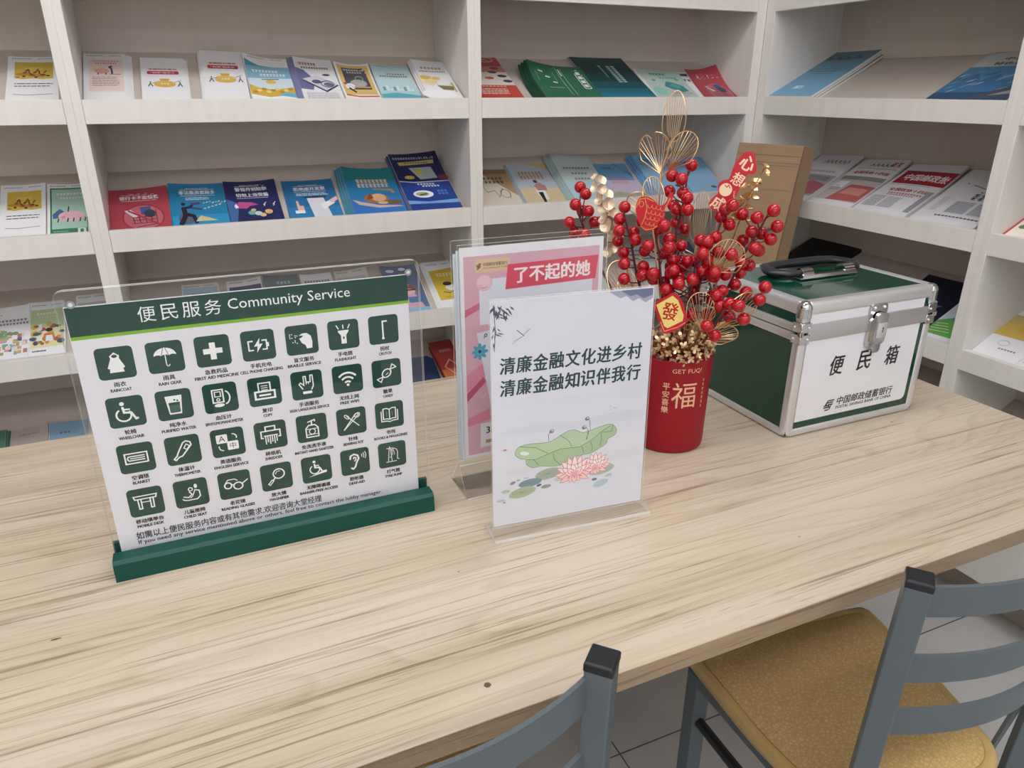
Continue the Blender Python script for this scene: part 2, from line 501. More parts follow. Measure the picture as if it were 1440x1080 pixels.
# ================================================================== bookcases
LEV = [1.8402, 1.5506, 1.2586, 0.9684, 0.6794, 0.3900]
LIP = 0.052
def bookcase(name, loc, rz, W, pl, pr, levels, label, doors=2):
    t = empty(name, loc, rz, label, 'bookcase', 'display bookcases lining the corner')
    H = 2.42
    MB().box((0, 0, 0.0), (pl, 0.285, H), WHITEBOARD, 0.0008, 1).build('side_panel', t)
    MB().box((W - pr, 0, 0.0), (W, 0.285, H), WHITEBOARD, 0.0008, 1).build('side_panel', t)
    MB().box((pl, 0.275, 0.0), (W - pr, 0.285, H), BACKBOARD).build('back_panel', t)
    MB().box((pl, 0.0, H - 0.05), (W - pr, 0.275, H), WHITEBOARD).build('top_panel', t)
    for z in levels:
        s = MB().prism([(0.0185, z - 0.018), (0.275, z + 0.108), (0.275, z + 0.094), (0.0185, z - 0.034)], 'x', pl + 0.0004, W - pr - 0.0004, BACKBOARD).build('shelf', t)
        MB().box((pl + 0.0004, 0.0003, z - LIP), (W - pr - 0.0004, 0.018, z), WHITEBOARD, 0.0012, 2).build('shelf_lip', s)
    dz0, dz1 = 0.105, levels[-1] - LIP - 0.002
    n = doors
    for k in range(n):
        a = pl + (W - pl - pr) * k / n + 0.001; b2 = pl + (W - pl - pr) * (k + 1) / n - 0.001
        MB().box((a, 0.001, dz0), (b2, 0.018, dz1), WHITEBOARD, 0.001, 1).build('cupboard_door', t)
    MB().box((pl, 0.085, 0.0), (W - pr, 0.10, 0.104), mat('plinth_board', '#a39887', 0.6)).build('plinth', t)
    return t
XB0, XB1 = -1.9162, -0.9622
ALLV = LEV[:]
bookcase('bookcase', (XB0 - 0.954, 0, 0), 0, 0.954, 0.0186, 0.0186, ALLV, 'white display bookcase at the far left of the back wall, cut by the photo edge')
bookcase('bookcase', (XB0, 0, 0), 0, XB1 - XB0, 0.0186, 0.0186, ALLV, 'white display bookcase behind the community service sign, with rows of leaflets')
bookcase('bookcase', (XB1, 0, 0), 0, -XB1, 0.0186, 0.035, ALLV, 'white display bookcase behind the red berries, ending in the room corner')
bookcase('bookcase', (0, 0, 0), -math.pi / 2, 0.8346, 0.036, 0.0186, ALLV, 'white display bookcase on the right wall with folded newspapers, behind the green case')
bookcase('bookcase', (0, -0.8346, 0), -math.pi / 2, 0.93, 0.0186, 0.0186, ALLV, 'white display bookcase at the right photo edge beside the table end')
# ================================================================== table
TZ = 0.75
tb = empty('table', (-0.44605, -0.67625, 0), 0.00793, 'long light oak table carrying the signs, red vase and green case', 'table')
m = MB().box((-2.62, -0.8148, TZ - 0.0247), (0, 0, TZ), OAK, 0.0012, 2)
KNOT = mat('wood_knot', '#5d4a38', 0.5)
KNOT_SOFT = mat('wood_knot_ring', '#a58d70', 0.45)
def knot(wx, wy, rx, ry, c):
    x, y = wx + 0.446, wy + 0.676
    pts = [(x + rx * math.cos(a * math.pi / 7) * (1 + 0.18 * math.sin(3 * a)), y + ry * math.sin(a * math.pi / 7), TZ + 0.00012) for a in range(14)]
    m.add(pts, [list(range(14))], c)
for kx, ky, rx, ry in ((-1.528, -1.452, .0035, .0035), (-1.068, -1.385, .0018, .0008), (-1.84, -1.42, .006, .003), (-1.915, -1.21, .005, .0015), (-0.664, -1.187, .003, .0012), (-1.415, -1.066, .006, .009), (-1.492, -1.275, .001, .001)):
    knot(kx, ky, rx, ry, KNOT if rx < .006 else KNOT_SOFT)
m.build('tabletop', tb)
e_ = MB(); e_.box((-2.62, -.8153, TZ - .0240), (0, -.8147, TZ - .0009), OAK_EDGE_SHADED); e_.box((-.0001, -.8145, TZ - .0240), (.0005, 0, TZ - .0009), OAK_EDGE_SHADED)  # added strips, shade painted in on the front and right edges
e_.build('shaded_edge', tb)['label'] = 'oak edge strip with shade in its colour'
for lx in (-2.3, -0.55):
    MB().box((lx - 0.03, -0.10, 0), (lx + 0.03, -0.04, TZ - 0.0247), BLACK, 0.001, 1).build('table_leg', tb)
MB().box((-2.28, -0.08, 0.66), (-0.57, -0.06, TZ - 0.025), BLACK).build('apron', tb)
# ================================================================== community service sign
def rrect(x0, z0, x1, z1, r, n=5):
    pts = []
    for cx, cz, a0 in ((x1 - r, z0 + r, -90), (x1 - r, z1 - r, 0), (x0 + r, z1 - r, 90), (x0 + r, z0 + r, 180)):
        for i in range(n + 1):
            a = math.radians(a0 + 90 * i / n); pts.append((cx + r * math.cos(a), cz + r * math.sin(a)))
    return pts
def plate(x0, z0, x1, z1, y0, y1, r, name, parent, label=None):
    mb = MB().prism(rrect(x0, z0, x1, z1, r), 'y', y0, y1, CLEAR_EDGE, capm=CLEAR)
    o = mb.build(name, parent)
    if label: o['label'] = label
    return o
SX, SY = -1.6648, -1.117
sg = empty('community_service_sign', (SX, SY, TZ), 0, 'large clear acrylic sign with green base and rows of green service icons', 'sign')
prof = [(-.027, 0), (-.0262, .0225), (-.0225, .0265), (-.0040, .0262), (-.0040, .012), (.0052, .012), (.0052, .034), (.0105, .034), (.013, .0275), (.0255, .025), (.027, 0)]
MB().prism(prof, 'x', -.1935, .1935, SIGN_GREEN).build('sign_base', sg)
plate(-.1920, .0125, .1945, .3405, -.0038, -.0012, .009, 'clear_panel', sg)
plate(-.1920, .0125, .1945, .3405, .0012, .0045, .009, 'clear_panel', sg)
for sx in (-.177, .180):
    c = MB()
    c.prism([(sx + .0042 * math.cos(a * math.pi / 8), .3265 + .0042 * math.sin(a * math.pi / 8)) for a in range(16)], 'y', -.0058, -.0039, CHROME)
    c.prism([(sx + .0022 * math.cos(a * math.pi / 6), .3265 + .0022 * math.sin(a * math.pi / 6)) for a in range(12)], 'y', -.0063, -.0059, ALU)
    c.build('screw', sg, 40)['label'] = 'silver fixing screw'
G0, G1, LIME, WH = '#0c4034', '#0c4034', '#7cb52a', '#f2f4f2'
SW, SH = .365, .300
P = Print(step=4e-6)
P.r(0, 0, SW, SH, '#e2e2e8')
P.r(0.0005, .2672, SW, SH - .001, '#0b4135'); P.r(0.0005, .2634, SW, .2672, LIME)
P.k = 10
for i, ch in enumerate('便民服务'):
    P.k = 10; P.t(ch, .0755 + .0222 * i, .2842, WH, height=.0172)
P.k = 10; P.t('Community Service', .2260, .2838, WH, width=.1365)
def icon(i, P):
    k0 = P.k
    W_, D_ = WH, G0
    s, e, r, p, ring, rr = P.s, P.e, P.r, P.poly, P.ring, P.rr
    lw = .085
    if i == 0:
        p([(-.12, .52), (.12, .52), (.22, .30), (.46, -.28), (.38, -.34), (.34, -.30), (.38, -.58), (-.38, -.58), (-.34, -.30), (-.38, -.34), (-.46, -.28), (-.22, .30)], W_)
        p([(0, .68), (.26, .45), (.22, .28), (-.22, .28), (-.26, .45)], W_); e(0, .43, .15, .10, D_)
    elif i == 1:
        e(0, .08, .62, .50, W_, 20, 0, 180)
        for x in (-.42, 0, .42): e(x, .06, .2, .09, D_, 10, 0, 180)
        for x in (-.2, .2): s([(x, .1), (x * .3, .55)], .035, D_)
        s([(0, .6), (0, -.48)], .055, W_); ring(.09, -.48, .09, .11, .055, W_, 180, 360, 8)
    elif i == 2: r(-.17, -.55, .17, .55, W_); r(-.55, -.17, .55, .17, W_)
    elif i == 3:
        s([(-.58, -.3), (.5, -.3), (.5, .3), (-.58, .3)], lw, W_, True); r(.5, -.14, .64, .14, W_)
        r(-.3, -.4, .22, .4, D_)
        p([(.12, .48), (-.26, -.06), (-.05, -.06), (-.12, -.48), (.26, .08), (.05, .08)], W_)
    elif i == 4:
        for x, y in ((-.72, .42), (-.60, .42), (-.72, .3), (-.72, .18), (-.6, .18), (-.4, .32), (-.28, .3), (-.38, .2), (-.56, -.12), (-.42, -.12), (-.30, -.2), (-.42, -.02)): e(x, y, .04, .04, W_, 8)
        p([(-.16, .3), (.06, .42), (.34, .42), (.58, .2), (.64, -.2), (.6, -.62), (.26, -.62), (.2, -.38), (-.02, -.22), (-.16, .1), (-.02, .14), (.12, .26), (.02, .28)], W_)
    elif i == 5:
        p([(-.34, .3), (.34, .3), (.34, .2), (.17, -.04), (.17, -.62), (-.17, -.62), (-.17, -.04), (-.34, .2)], W_)
        for x, a in ((0, 0), (-.3, -.14), (.3, .14)): s([(x, .4), (x + a, .68)], .07, W_)
        r(-.05, -.3, .05, -.14, D_)
    elif i == 6: s([(-.05, -.62), (-.05, .6)], .10, W_); s([(-.1, .58), (.26, .58)], .10, W_); e(-.05, -.6, .09, .09, W_, 10)
    elif i in (7, 25):
        f = .8 if i == 25 else 1; dy = .14 if i == 25 else 0
        A = lambda x, y: (x * f, y * f + dy)
        q = A(-.16, .54); e(q[0], q[1], .13 * f, .13 * f, W_, 12)
        ring(*A(-.16, -.2), .40 * f, .40 * f, .10 * f, W_, 120, 395, 18)
        s([A(-.16, .34), A(-.12, -.04), A(.26, -.08), A(.46, -.52), A(.6, -.48)], .13 * f, W_); s([A(-.12, .16), A(.22, .14)], .10 * f, W_)
        if i == 25: p([(-.6, -.56), (.66, -.36), (.66, -.18), (.5, -.2)], W_); 
    elif i == 8:
        s([(-.42, .55), (-.30, -.58), (.30, -.58), (.42, .55)], .10, W_, True); p([(-.36, .5), (.36, .5), (.33, .16), (-.33, .16)], W_)
        r(-.3, -.5, .3, -.02, '#3c5f54')
        for x, y in ((.1, .1), (.2, .26), (.04, .32)): e(x, y, .06, .06, D_, 8)
    elif i == 9:
        s([(-.46, -.3), (-.46, .56), (.16, .56), (.16, -.3)], lw, W_, True); s([(-.32, .1), (-.32, .42), (.02, .42), (.02, .1)], .06, W_, True)
        ring(-.15, -.12, .09, .09, .06, W_, n=10); ring(.2, 0, .34, .46, lw, W_, -80, 70, 14); e(-.12, -.5, .3, .12, W_)
    elif i == 10:
        s([(-.36, -.02), (-.36, .58), (.36, .58), (.36, -.02)], lw, W_)
        for y in (.38, .24, .10): s([(-.2, y), (.2, y)], .05, W_)
        s([(-.6, -.5), (-.6, 0), (.6, 0), (.6, -.5)], .12, W_, True); r(-.36, -.32, .36, -.2, W_)
    elif i == 11:
        s([(-.28, -.28), (-.5, .1), (-.4, .2), (-.2, 0), (-.2, .62), (-.06, .62), (-.04, .2), (.1, .2), (.22, .2), (.24, .66), (.38, .66), (.4, -.1), (.26, -.36)], .075, W_)
        r(-.3, -.62, .28, -.44, W_); s([(-.04, .2), (-.04, .05)], .06, W_); s([(.1, .2), (.1, .05)], .06, W_)
    elif i == 12:
        for k in (.24, .50, .76): ring(0, -.46, k * 1.05, k * 1.2, .13, W_, 45, 135, 10)
        e(0, -.42, .1, .1, W_, 10)
    elif i == 13:
        ring(0, 0, .34, .26, lw, W_, rot=45, n=18)
        for k in (1, -1):
            s([(k * .26, k * .26), (k * .4, k * .62), (k * .56, k * .5), (k * .66, k * .38), (k * .26, k * .26)], .075, W_)
        s([(-.06, -.12), (.12, .02)], .05, W_)
    elif i == 14:
        s([(-.62, -.34), (-.62, .34), (.62, .34), (.62, -.34)], lw, W_, True)
        s([(.48, .14), (-.42, .14), (-.48, .06), (-.48, -.06), (-.42, -.14), (.48, -.14)], .075, W_); s([(-.36, 0), (.48, 0)], .06, W_)
    elif i == 15:
        s([(-.6, -.56), (-.5, -.66), (-.28, -.46), (-.1, -.42), (.5, .28), (.46, .5), (.22, .6), (.04, .5), (-.34, -.2), (-.40, -.36)], lw, W_, True)
        s([(.06, .12), (.22, 0), (.4, .24), (.22, .38)], .06, W_, True)
    elif i == 16:
        rr(-.68, -.02, .0, .6, .08, W_); rr(-.06, -.56, .62, .06, .08, W_); P.t('A', -.34, .30, D_, height=.4); P.t('中', .28, -.25, D_, height=.42)
        ring(.3, .3, .26, .26, .07, W_, -20, 90, 8); ring(-.3, -.28, .26, .26, .07, W_, 160, 270, 8)
    elif i == 17:
        s([(-.3, .34), (-.3, .64), (.3, .64), (.3, .34)], lw, W_); s([(-.46, -.16), (-.6, -.16), (-.6, .32), (.6, .32), (.6, -.16), (.46, -.16)], lw, W_)
        s([(-.44, -.02), (.44, -.02)], .07, W_)
        for q, x in enumerate((-.34, -.2, -.06, .08, .22, .36)): s([(x, -.02), (x, -.5 if q % 2 else -.64)], .07, W_)
    elif i == 18:
        s([(-.4, -.66), (-.4, 0), (-.2, .22), (.2, .22), (.4, 0), (.4, -.66)], lw, W_, True); s([(0, .22), (0, .52)], .09, W_); s([(-.26, .46), (.2, .6), (.22, .46)], .08, W_)
        ring(0, -.26, .2, .2, .06, W_, n=14); s([(-.4, -.06), (.4, -.06)], .05, W_); s([(-.4, -.48), (.4, -.48)], .05, W_)
    elif i == 19:
        s([(-.56, -.62), (.3, .5), (.48, .56), (.48, .4), (.34, .3)], .075, W_); s([(-.56, -.62), (.38, .28)], .06, W_); s([(.5, -.42), (-.3, .42)], .07, W_); ring(-.3, .36, .2, .1, .06, W_, rot=-45, n=12); ring(.42, .4, .2, .14, .06, W_, rot=40, n=12)
    elif i == 20:
        s([(0, .42), (0, -.36)], .07, W_)
        for k in (1, -1):
            s([(0, -.36), (k * .2, -.28), (k * .44, -.3), (k * .44, .5), (k * .2, .52), (0, .42)], .075, W_)
            s([(k * .58, .34), (k * .58, -.46), (k * .2, -.46), (0, -.54)], .075, W_); s([(k * .18, .3), (k * .2, -.1)], .04, '#7f9a90')
    elif i == 21:
        s([(-.66, .46), (.66, .46), (.6, .24), (-.6, .24)], .075, W_, True)
        for k in (1, -1): s([(k * .44, .24), (k * .42, -.46), (k * .26, -.46), (k * .26, .24)], .075, W_)
        s([(-.26, .0), (.26, .0)], .06, W_)
    elif i == 22:
        e(.30, .46, .10, .16, W_, 12); ring(-.02, .28, .12, .12, .06, W_, n=12)
        s([(.2, .2), (.48, .1), (.5, -.3), (.3, -.5), (-.3, -.5), (-.5, -.44), (-.56, -.34)], .075, W_); s([(-.12, .12), (.02, -.1), (-.2, -.3), (-.5, -.2)], .075, W_); s([(.24, .2), (.04, -.24), (-.1, -.36)], .06, W_)
    elif i == 23:
        ring(-.42, .0, .22, .22, .085, W_, n=14); ring(.2, -.12, .28, .26, .085, W_, n=16); s([(-.2, .04), (-.08, .02)], .07, W_)
        s([(.46, 0), (.84, .26)], .07, W_); s([(-.6, .14), (-.4, .42), (.02, .42), (.2, .28)], .06, W_)
    elif i == 24:
        ring(.16, .2, .36, .36, .085, W_, n=20); ring(.16, .2, .2, .2, .045, W_, 60, 190, 8); s([(-.1, -.08), (-.3, -.3)], .08, W_); s([(-.24, -.22), (-.54, -.56)], .2, W_); s([(-.28, -.27), (-.5, -.52)], .07, D_)
    elif i == 26:
        s([(-.34, .2), (-.3, .46), (-.06, .58), (.2, .46), (.26, .2), (.1, -.08), (.0, -.4), (-.16, -.56), (-.32, -.46)], .12, W_); s([(-.12, .2), (-.06, .34), (.06, .3), (.06, .14), (-.06, .02)], .085, W_)
        for q in (.2, .34, .48): ring(.3, .4, q, q, .05, W_, -35, 35, 6)
    elif i == 27:
        s([(-.4, .52), (.1, .52)], .05, W_); s([(-.16, .66), (-.16, .5)], .06, W_)
        s([(-.2, .5), (-.3, -.5)], .05, W_); s([(-.1, .5), (-.04, -.5)], .05, W_); s([(-.46, -.56), (.3, -.56)], .05, W_); ring(.14, .1, .26, .36, .05, W_, 0, 150, 12); s([(.4, .1), (.36, -.4), (.5, -.44)], .05, W_)
        s([(-.2, -.2), (-.05, -.2)], .04, W_); ring(.08, -.05, .08, .4, .04, W_, 0, 180, 8)
    P.k = k0
CN = ['雨衣', '雨具', '急救药品', '手机充电', '盲文服务', '手电筒', '拐杖', '轮椅', '纯净水', '血压计', '复印', '手语服务', '无线上网', '糖果', '空调毯', '体温计', '英语服务', '碎纸机', '免洗洗手液', '针线', '书刊', '移动填单台', '儿童座椅', '老花镜', '放大镜', '无障碍通道', '助听器', '打气筒']
EN = ['RAINCOAT', 'RAIN GEAR', 'FIRST AID MEDICINE', 'CELL PHONE CHARGING', 'BRAILLE SERVICE', 'FLASHLIGHT', 'CRUTCH', 'WHEELCHAIR', 'PURIFIED WATER', 'SPHYGMOMANOMETER', 'COPY', 'SIGN LANGUAGE SERVICE', 'FREE WIFI', 'CANDY', 'BLANKET', 'THERMOMETER', 'ENGLISH SERVICE', 'SHREDDER', 'INSTANT HAND SANITIZER', 'SEWING KIT', 'BOOKS & MAGAZINES', 'MOBILE DESK', 'CHILD SEAT', 'READING GLASSES', 'MAGNIFIER', 'BARRIER-FREE ACCESS', 'DEAF-AID', 'TYRE PUMP']
for i in range(28):
    cu = .0364 + .0492 * (i % 7); cv = .2336 - .0577 * (i // 7)
    P.frame(0, 0, 1, 1, 10); P.rr(cu - .0185, cv - .0183, cu + .0185, cv + .0183, .0048, G0)
    P.frame(cu, cv, .0185, .0183, 12); icon(i, P)
    P.frame(0, 0, 1, 1, 10); P.t(CN[i], cu, cv - .0245, '#0e1211', height=.0059, bold=.04)
    P.k = 10; P.t(EN[i], cu, cv - .0312, '#0e1211', width=min(.0479, .00262 * len(EN[i])), height=.0039, bold=.05)
P.k = 10; P.t('如需以上便民服务内容或有其他需求,欢迎咨询大堂经理', .1268, .0172, '#1b1f1e', width=.2165, height=.0104, bold=.014)
P.k = 10; P.t('If you need any service mentioned above or others, feel free to contact the lobby manager.', .1668, .0078, '#1b1f1e', width=.2945, height=.0070, bold=.014)
sm = MB()
P.to(sm, lambda u, v, h: (-.1852 + u, -.0002 - h, .0232 + v))
sm.box((-.1852, -.0002, .0232), (-.1852 + SW, .0006, .0232 + SH), PAPER)
sm.build('printed_sheet', sg)['label'] = 'white printed sheet with green header and icons'
# ================================================================== front table tent: lotus poster
a4 = empty('table_sign', (-1.41988, -1.22846, TZ), -0.0885, 'white lotus poster in a clear acrylic stand, nearest sign at the table middle', 'sign')
LEAN = 0.0194
def a4map(u, v, h): return (u, -.0008 - h + math.sin(LEAN) * v, .012 + math.cos(LEAN) * v)
P = Print(step=6e-6)
P.r(0, 0, .21, .297, '#dcdee6'); P.k = 4
P.r(.0, .0, .21, .0012, '#eef0f4'); P.k = 4; P.r(0, .2958, .21, .297, '#eef0f4')
# faint mist and ink hills
for q, (v, c) in enumerate(((.075, '#d9dbe2'), (.13, '#d6d9e0'), (.165, '#dadce4'))):
    P.k = 5; P.poly([(.004, v), (.05, v + .006), (.11, v + .002), (.17, v + .008), (.206, v + .004), (.206, v - .006), (.12, v - .008), (.04, v - .005)], c)
P.k = 6; P.poly([(.150, .2945), (.165, .286), (.172, .2885), (.182, .281), (.19, .2845), (.199, .278), (.2085, .283), (.2085, .2955), (.15, .2955)], '#a3a7bb')
P.k = 7; P.poly([(.166, .2945), (.178, .2875), (.186, .2895), (.196, .2835), (.2085, .287), (.2085, .2955), (.166, .2955)], '#6d7390')
for q in range(26):
    x = random.uniform(.002, .024); y = .2945 - x * .2 - random.random() * .012; an = random.uniform(-2.2, -.5); L = random.uniform(.006, .014)
    P.k = 8; dx, dy = math.cos(an), math.sin(an); P.poly([(x, y), (x + dx * L * .5 - dy * .0011, y + dy * L * .5 + dx * .0011), (x + dx * L, y + dy * L), (x + dx * L * .5 + dy * .0011, y + dy * L * .5 - dx * .0011)], '#4a4d5c')
for q in range(12):
    y = random.uniform(.245, .282); x = .003 + random.random() * .008; an = random.uniform(-1.9, -.2); L = random.uniform(.006, .012)
    P.k = 8; dx, dy = math.cos(an), math.sin(an); P.poly([(x, y), (x + dx * L * .5 - dy * .0009, y + dy * L * .5 + dx * .0009), (x + dx * L, y + dy * L), (x + dx * L * .5 + dy * .0009, y + dy * L * .5 - dx * .0009)], '#5a5d6c')
P.k = 8; P.s([(.004, .292), (.006, .262), (.0045, .236)], .0009, '#5a5d6c')
P.k = 8; P.s([(.032, .260), (.0415, .2515)], .0009, '#3d3f4a')
for a, b2 in (((.040, .2525), (.050, .2605)), ((.0395, .252), (.047, .259)), ((.0400, .2515), (.0275, .2465)), ((.0395, .2510), (.0265, .2435))): P.k = 8; P.s([a, b2], .0005, '#8a8c98')
def inkline(s, v):
    n = len(s)
    for i, ch in enumerate(s):
        P.k = 9; P.t(ch, .0205 + (.1880 - .0205) * i / (n - 1), v, '#153c38', width=.0198, height=.0215, bold=.03, shear=.06)
inkline('清廉金融文化进乡村', .2168); inkline('清廉金融知识伴我行', .1885)
# lotus leaf
def smooth(pts, n=6):
    out = []; N = len(pts)
    for i in range(N):
        p0, p1, p2, p3 = [Vector(pts[(i + k - 1) % N]) for k in range(4)]
        for t in range(n):
            t /= n
            out.append(tuple(0.5 * ((2 * p1) + (-p0 + p2) * t + (2 * p0 - 5 * p1 + 4 * p2 - p3) * t * t + (-p0 + 3 * p1 - 3 * p2 + p3) * t ** 3)))
    return out
leafU = smooth([(.0292, .0984), (.0334, .1077), (.0479, .1103), (.0732, .1089), (.0859, .1135), (.0986, .1199), (.1094, .1205), (.1205, .1152), (.1336, .1172), (.1512, .1208), (.1612, .1208), (.1677, .1142), (.1673, .1052), (.1568, .1), (.1549, .0939), (.144, .0879), (.133, .0833), (.1175, .0824), (.1, .0774), (.087, .0728), (.0654, .0761), (.0525, .0761), (.044, .0825), (.0439, .0888), (.0355, .0918)], 4)
def inset(pts, dlt):
    n = len(pts); out = []
    for i in range(n):
        a_, b_ = Vector(pts[i - 1]), Vector(pts[(i + 1) % n]); t = (b_ - a_).normalized(); out.append((pts[i][0] + t.y * dlt * -1 * SGN, pts[i][1] + t.x * dlt * SGN))
    return out
SGN = -1
P.k = 10; P.poly(leafU, '#6d8a70'); P.k = 11; P.poly(inset(leafU, .0007), '#b7cfaa')
fold = [(.0439, .0888), (.0566, .0871), (.0736, .0921), (.0907, .0967), (.117, .0951), (.1321, .1017), (.145, .1109), (.1602, .1194)]
under_ = smooth([(.0439, .0888), (.0566, .0871), (.0736, .0921), (.0907, .0967), (.117, .0951), (.1321, .1017), (.145, .1109), (.1602, .1190), (.1667, .1140), (.1665, .1056), (.1562, .1003), (.1543, .0943), (.1437, .0885), (.133, .0839), (.1175, .0830), (.1, .0780), (.087, .0734), (.0654, .0767), (.0527, .0767), (.0448, .0828)], 4)
P.k = 12; P.poly(under_, '#a9c49c')
for pts in ([fold] + [[(.0354, .1084), (.0564, .1039), (.0736, .0928)], [(.0891, .1163), (.1012, .1066), (.1064, .0968)], [(.1293, .1156), (.1254, .1039)], [(.1624, .1195), (.1618, .1106), (.1473, .1106)], [(.0545, .087), (.061, .0784)], [(.0805, .0921), (.0824, .0827), (.0914, .0731)], [(.1202, .0956), (.1229, .085)], [(.1322, .1005), (.1348, .0921), (.134, .0854)], [(.1461, .1107), (.1477, .1014), (.1449, .0916)]]):
    P.k = 15; P.s(pts, .0006, '#4d6a54')
P.k = 16; P.e(.042, .098, .0062, .0026, '#e4efe2', rot=-14)
for x, y, x1, y1, x0, y0 in ((.0782, .1231, .0737, .1188, .0743, .1098), (.1263, .1334, .1298, .1289, .131, .1165), (.1224, .1218, .1282, .1158, .1265, .1048)):
    P.k = 17; P.s([(x0, y0), (x1, y1), (x1 + (x - x1) * .4, y1 + (y - y1) * .8), (x, y)], .0007, '#4b5560'); P.k = 18; P.e(x, y, .0034, .0026, '#6d7787', rot=20); P.k = 19; P.e(x + .001, y + .0008, .0022, .0014, '#b9c0ca')
def petal(bx_, by_, ang, L_, wd, c0, c1, c2):
    dx, dy = math.cos(ang), math.sin(ang)
    def q(s_, e_): 
        o = []
        for f_, g_ in ((0, .25), (.3, .85), (.55, 1), (.8, .62), (1, 0), (.8, -.62), (.55, -1), (.3, -.85), (0, -.25)):
            o.append((bx_ + dx * L_ * f_ * s_ - dy * wd * g_ * e_, by_ + dy * L_ * f_ * s_ + dx * wd * g_ * e_))
        return o
    P.poly(q(1.0, 1.0), c0); P.poly(q(.95, .80), c1); P.poly(q(.55, .5), c2)
def lotus(cx, cy, s):
    O, M_, D_ = '#cf7d86', '#f6dcda', '#eeb4b6'
    for a_ in (8, 172, 28, 152): petal(cx, cy, math.radians(a_), s * 1.0, s * .15, O, M_, D_)
    for a_ in (48, 132, 70, 110, 90): petal(cx, cy + s * .05, math.radians(a_), s * .98, s * .17, O, '#f8e6e3', D_)
    for a_ in (35, 145, 60, 120): petal(cx, cy, math.radians(a_), s * .74, s * .17, O, '#f9eae6', '#f1bcbd')
    for a_ in (80, 100): petal(cx, cy, math.radians(a_), s * .60, s * .15, O, '#faeeea', '#f3c4c2')
    for a_ in (-8, 188, -28, 208, -60, 240, 270): petal(cx, cy + s * .08, math.radians(a_), s * (.82 if abs(a_ - 90) < 120 else .5), s * .15, O, '#f4cfcd', '#e79aa0')
    for a_ in (20, 160, 45, 135): petal(cx, cy + s * .02, math.radians(a_), s * .5, s * .14, O, '#f7dedb', '#eea9ad')
for x, y, a_, b2, c, rot in ((.0742, .0640, .0180, .0078, '#a9b5a0', 6), (.149, .0570, .0185, .0068, '#afbfae', 8), (.0941, .0545, .012, .004, '#c6cac6', 5), (.0496, .0553, .0160, .0056, '#7e96a6', 4), (.039, .0434, .0185, .0072, '#aebb98', 8), (.1488, .0371, .0112, .0048, '#b4c8d2', 15), (.0262, .059, .0040, .0020, '#7d8692', 20), (.0713, .0462, .0070, .0026, '#8d9f92', 5), (.0615, .0497, .0036, .0018, '#536a76', 10), (.0167, .0484, .0060, .0026, '#b4c2b2', 0), (.1393, .0443, .0040, .0020, '#6e7a86', 0), (.1598, .047, .0050, .0024, '#bcc3c8', 10), (.0104, .0362, .006, .0018, '#b4c2ca', 0), (.0146, .033, .0022, .001, '#7d95a2', 0), (.0336, .0617, .0026, .0012, '#9aa2ae', 0), (.0442, .0632, .0035, .001, '#b6c4d0', 0)):
    P.k = 20; P.e(x, y, a_, b2, c, rot=rot)
    if a_ > .015:
        for q in range(11):
            an = 2 * math.pi * q / 11; P.k = 21; P.s([(x, y), (x + a_ * .85 * math.cos(an), y + b2 * .85 * math.sin(an))], .0003, '#7b8b80')
P.k = 22; lotus(.1400, .0610, .0225); P.k = 110; lotus(.1105, .0560, .0285)
P.k = 10; P.e(.016, .107, .0032, .0014, '#e7b79a'); P.k = 11; P.e(.0165, .107, .0012, .0008, '#8a4a34')
for x, y in ((.158, .146), (.162, .143), (.1575, .141), (.165, .1425)): P.k = 10; P.s([(x - .001, y), (x, y + .0006), (x + .0012, y)], .0004, '#6b7280')
am = MB(); P.to(am, a4map)
am.add([a4map(0, 0, 0), a4map(.21, 0, 0), a4map(.21, .297, 0), a4map(0, .297, 0), a4map(0, 0, -.0006), a4map(.21, 0, -.0006), a4map(.21, .297, -.0006), a4map(0, .297, -.0006)], [[0, 1, 2, 3], [7, 6, 5, 4], [0, 4, 5, 1], [1, 5, 6, 2], [2, 6, 7, 3], [3, 7, 4, 0]], mat('poster_paper', '#e4e6ea', .5))
am.build('poster', a4)['label'] = 'white poster with pink lotus, green leaf and two lines of writing'
for d0, d1 in ((.0009, .0024), (-.0022, -.0009)):
    mb = MB(); v = []
    for (x, z) in ((-.0012, -.002), (.2112, -.002), (.2112, .2985), (-.0012, .2985)):
        for d in (d0, d1):
            q = a4map(x, z, d); v.append(q)
    mb.add(v, [[0, 2, 4, 6], [7, 5, 3, 1]], CLEAR); mb.add(v, [[0, 1, 3, 2], [2, 3, 5, 4], [4, 5, 7, 6], [6, 7, 1, 0]], CLEAR_EDGE)
    mb.build('clear_panel', a4)
fp = [(-.0215, 0), (-.0215, .0045), (-.0045, .0105), (-.0045, .0095), (.0035, .0095), (.0035, .0105), (.0225, .0045), (.0225, 0)]
MB().prism(fp, 'x', -.0045, .2145, CLEAR_BLOCK, capm=CLEAR_EDGE).build('clear_foot', a4)
e = MB()
for y in (-.0218, .0222): e.box((-.0045, y - .0004, .0003), (.2145, y + .0006, .0046), CLEAR_EDGE)
e.build('foot_edge', a4)
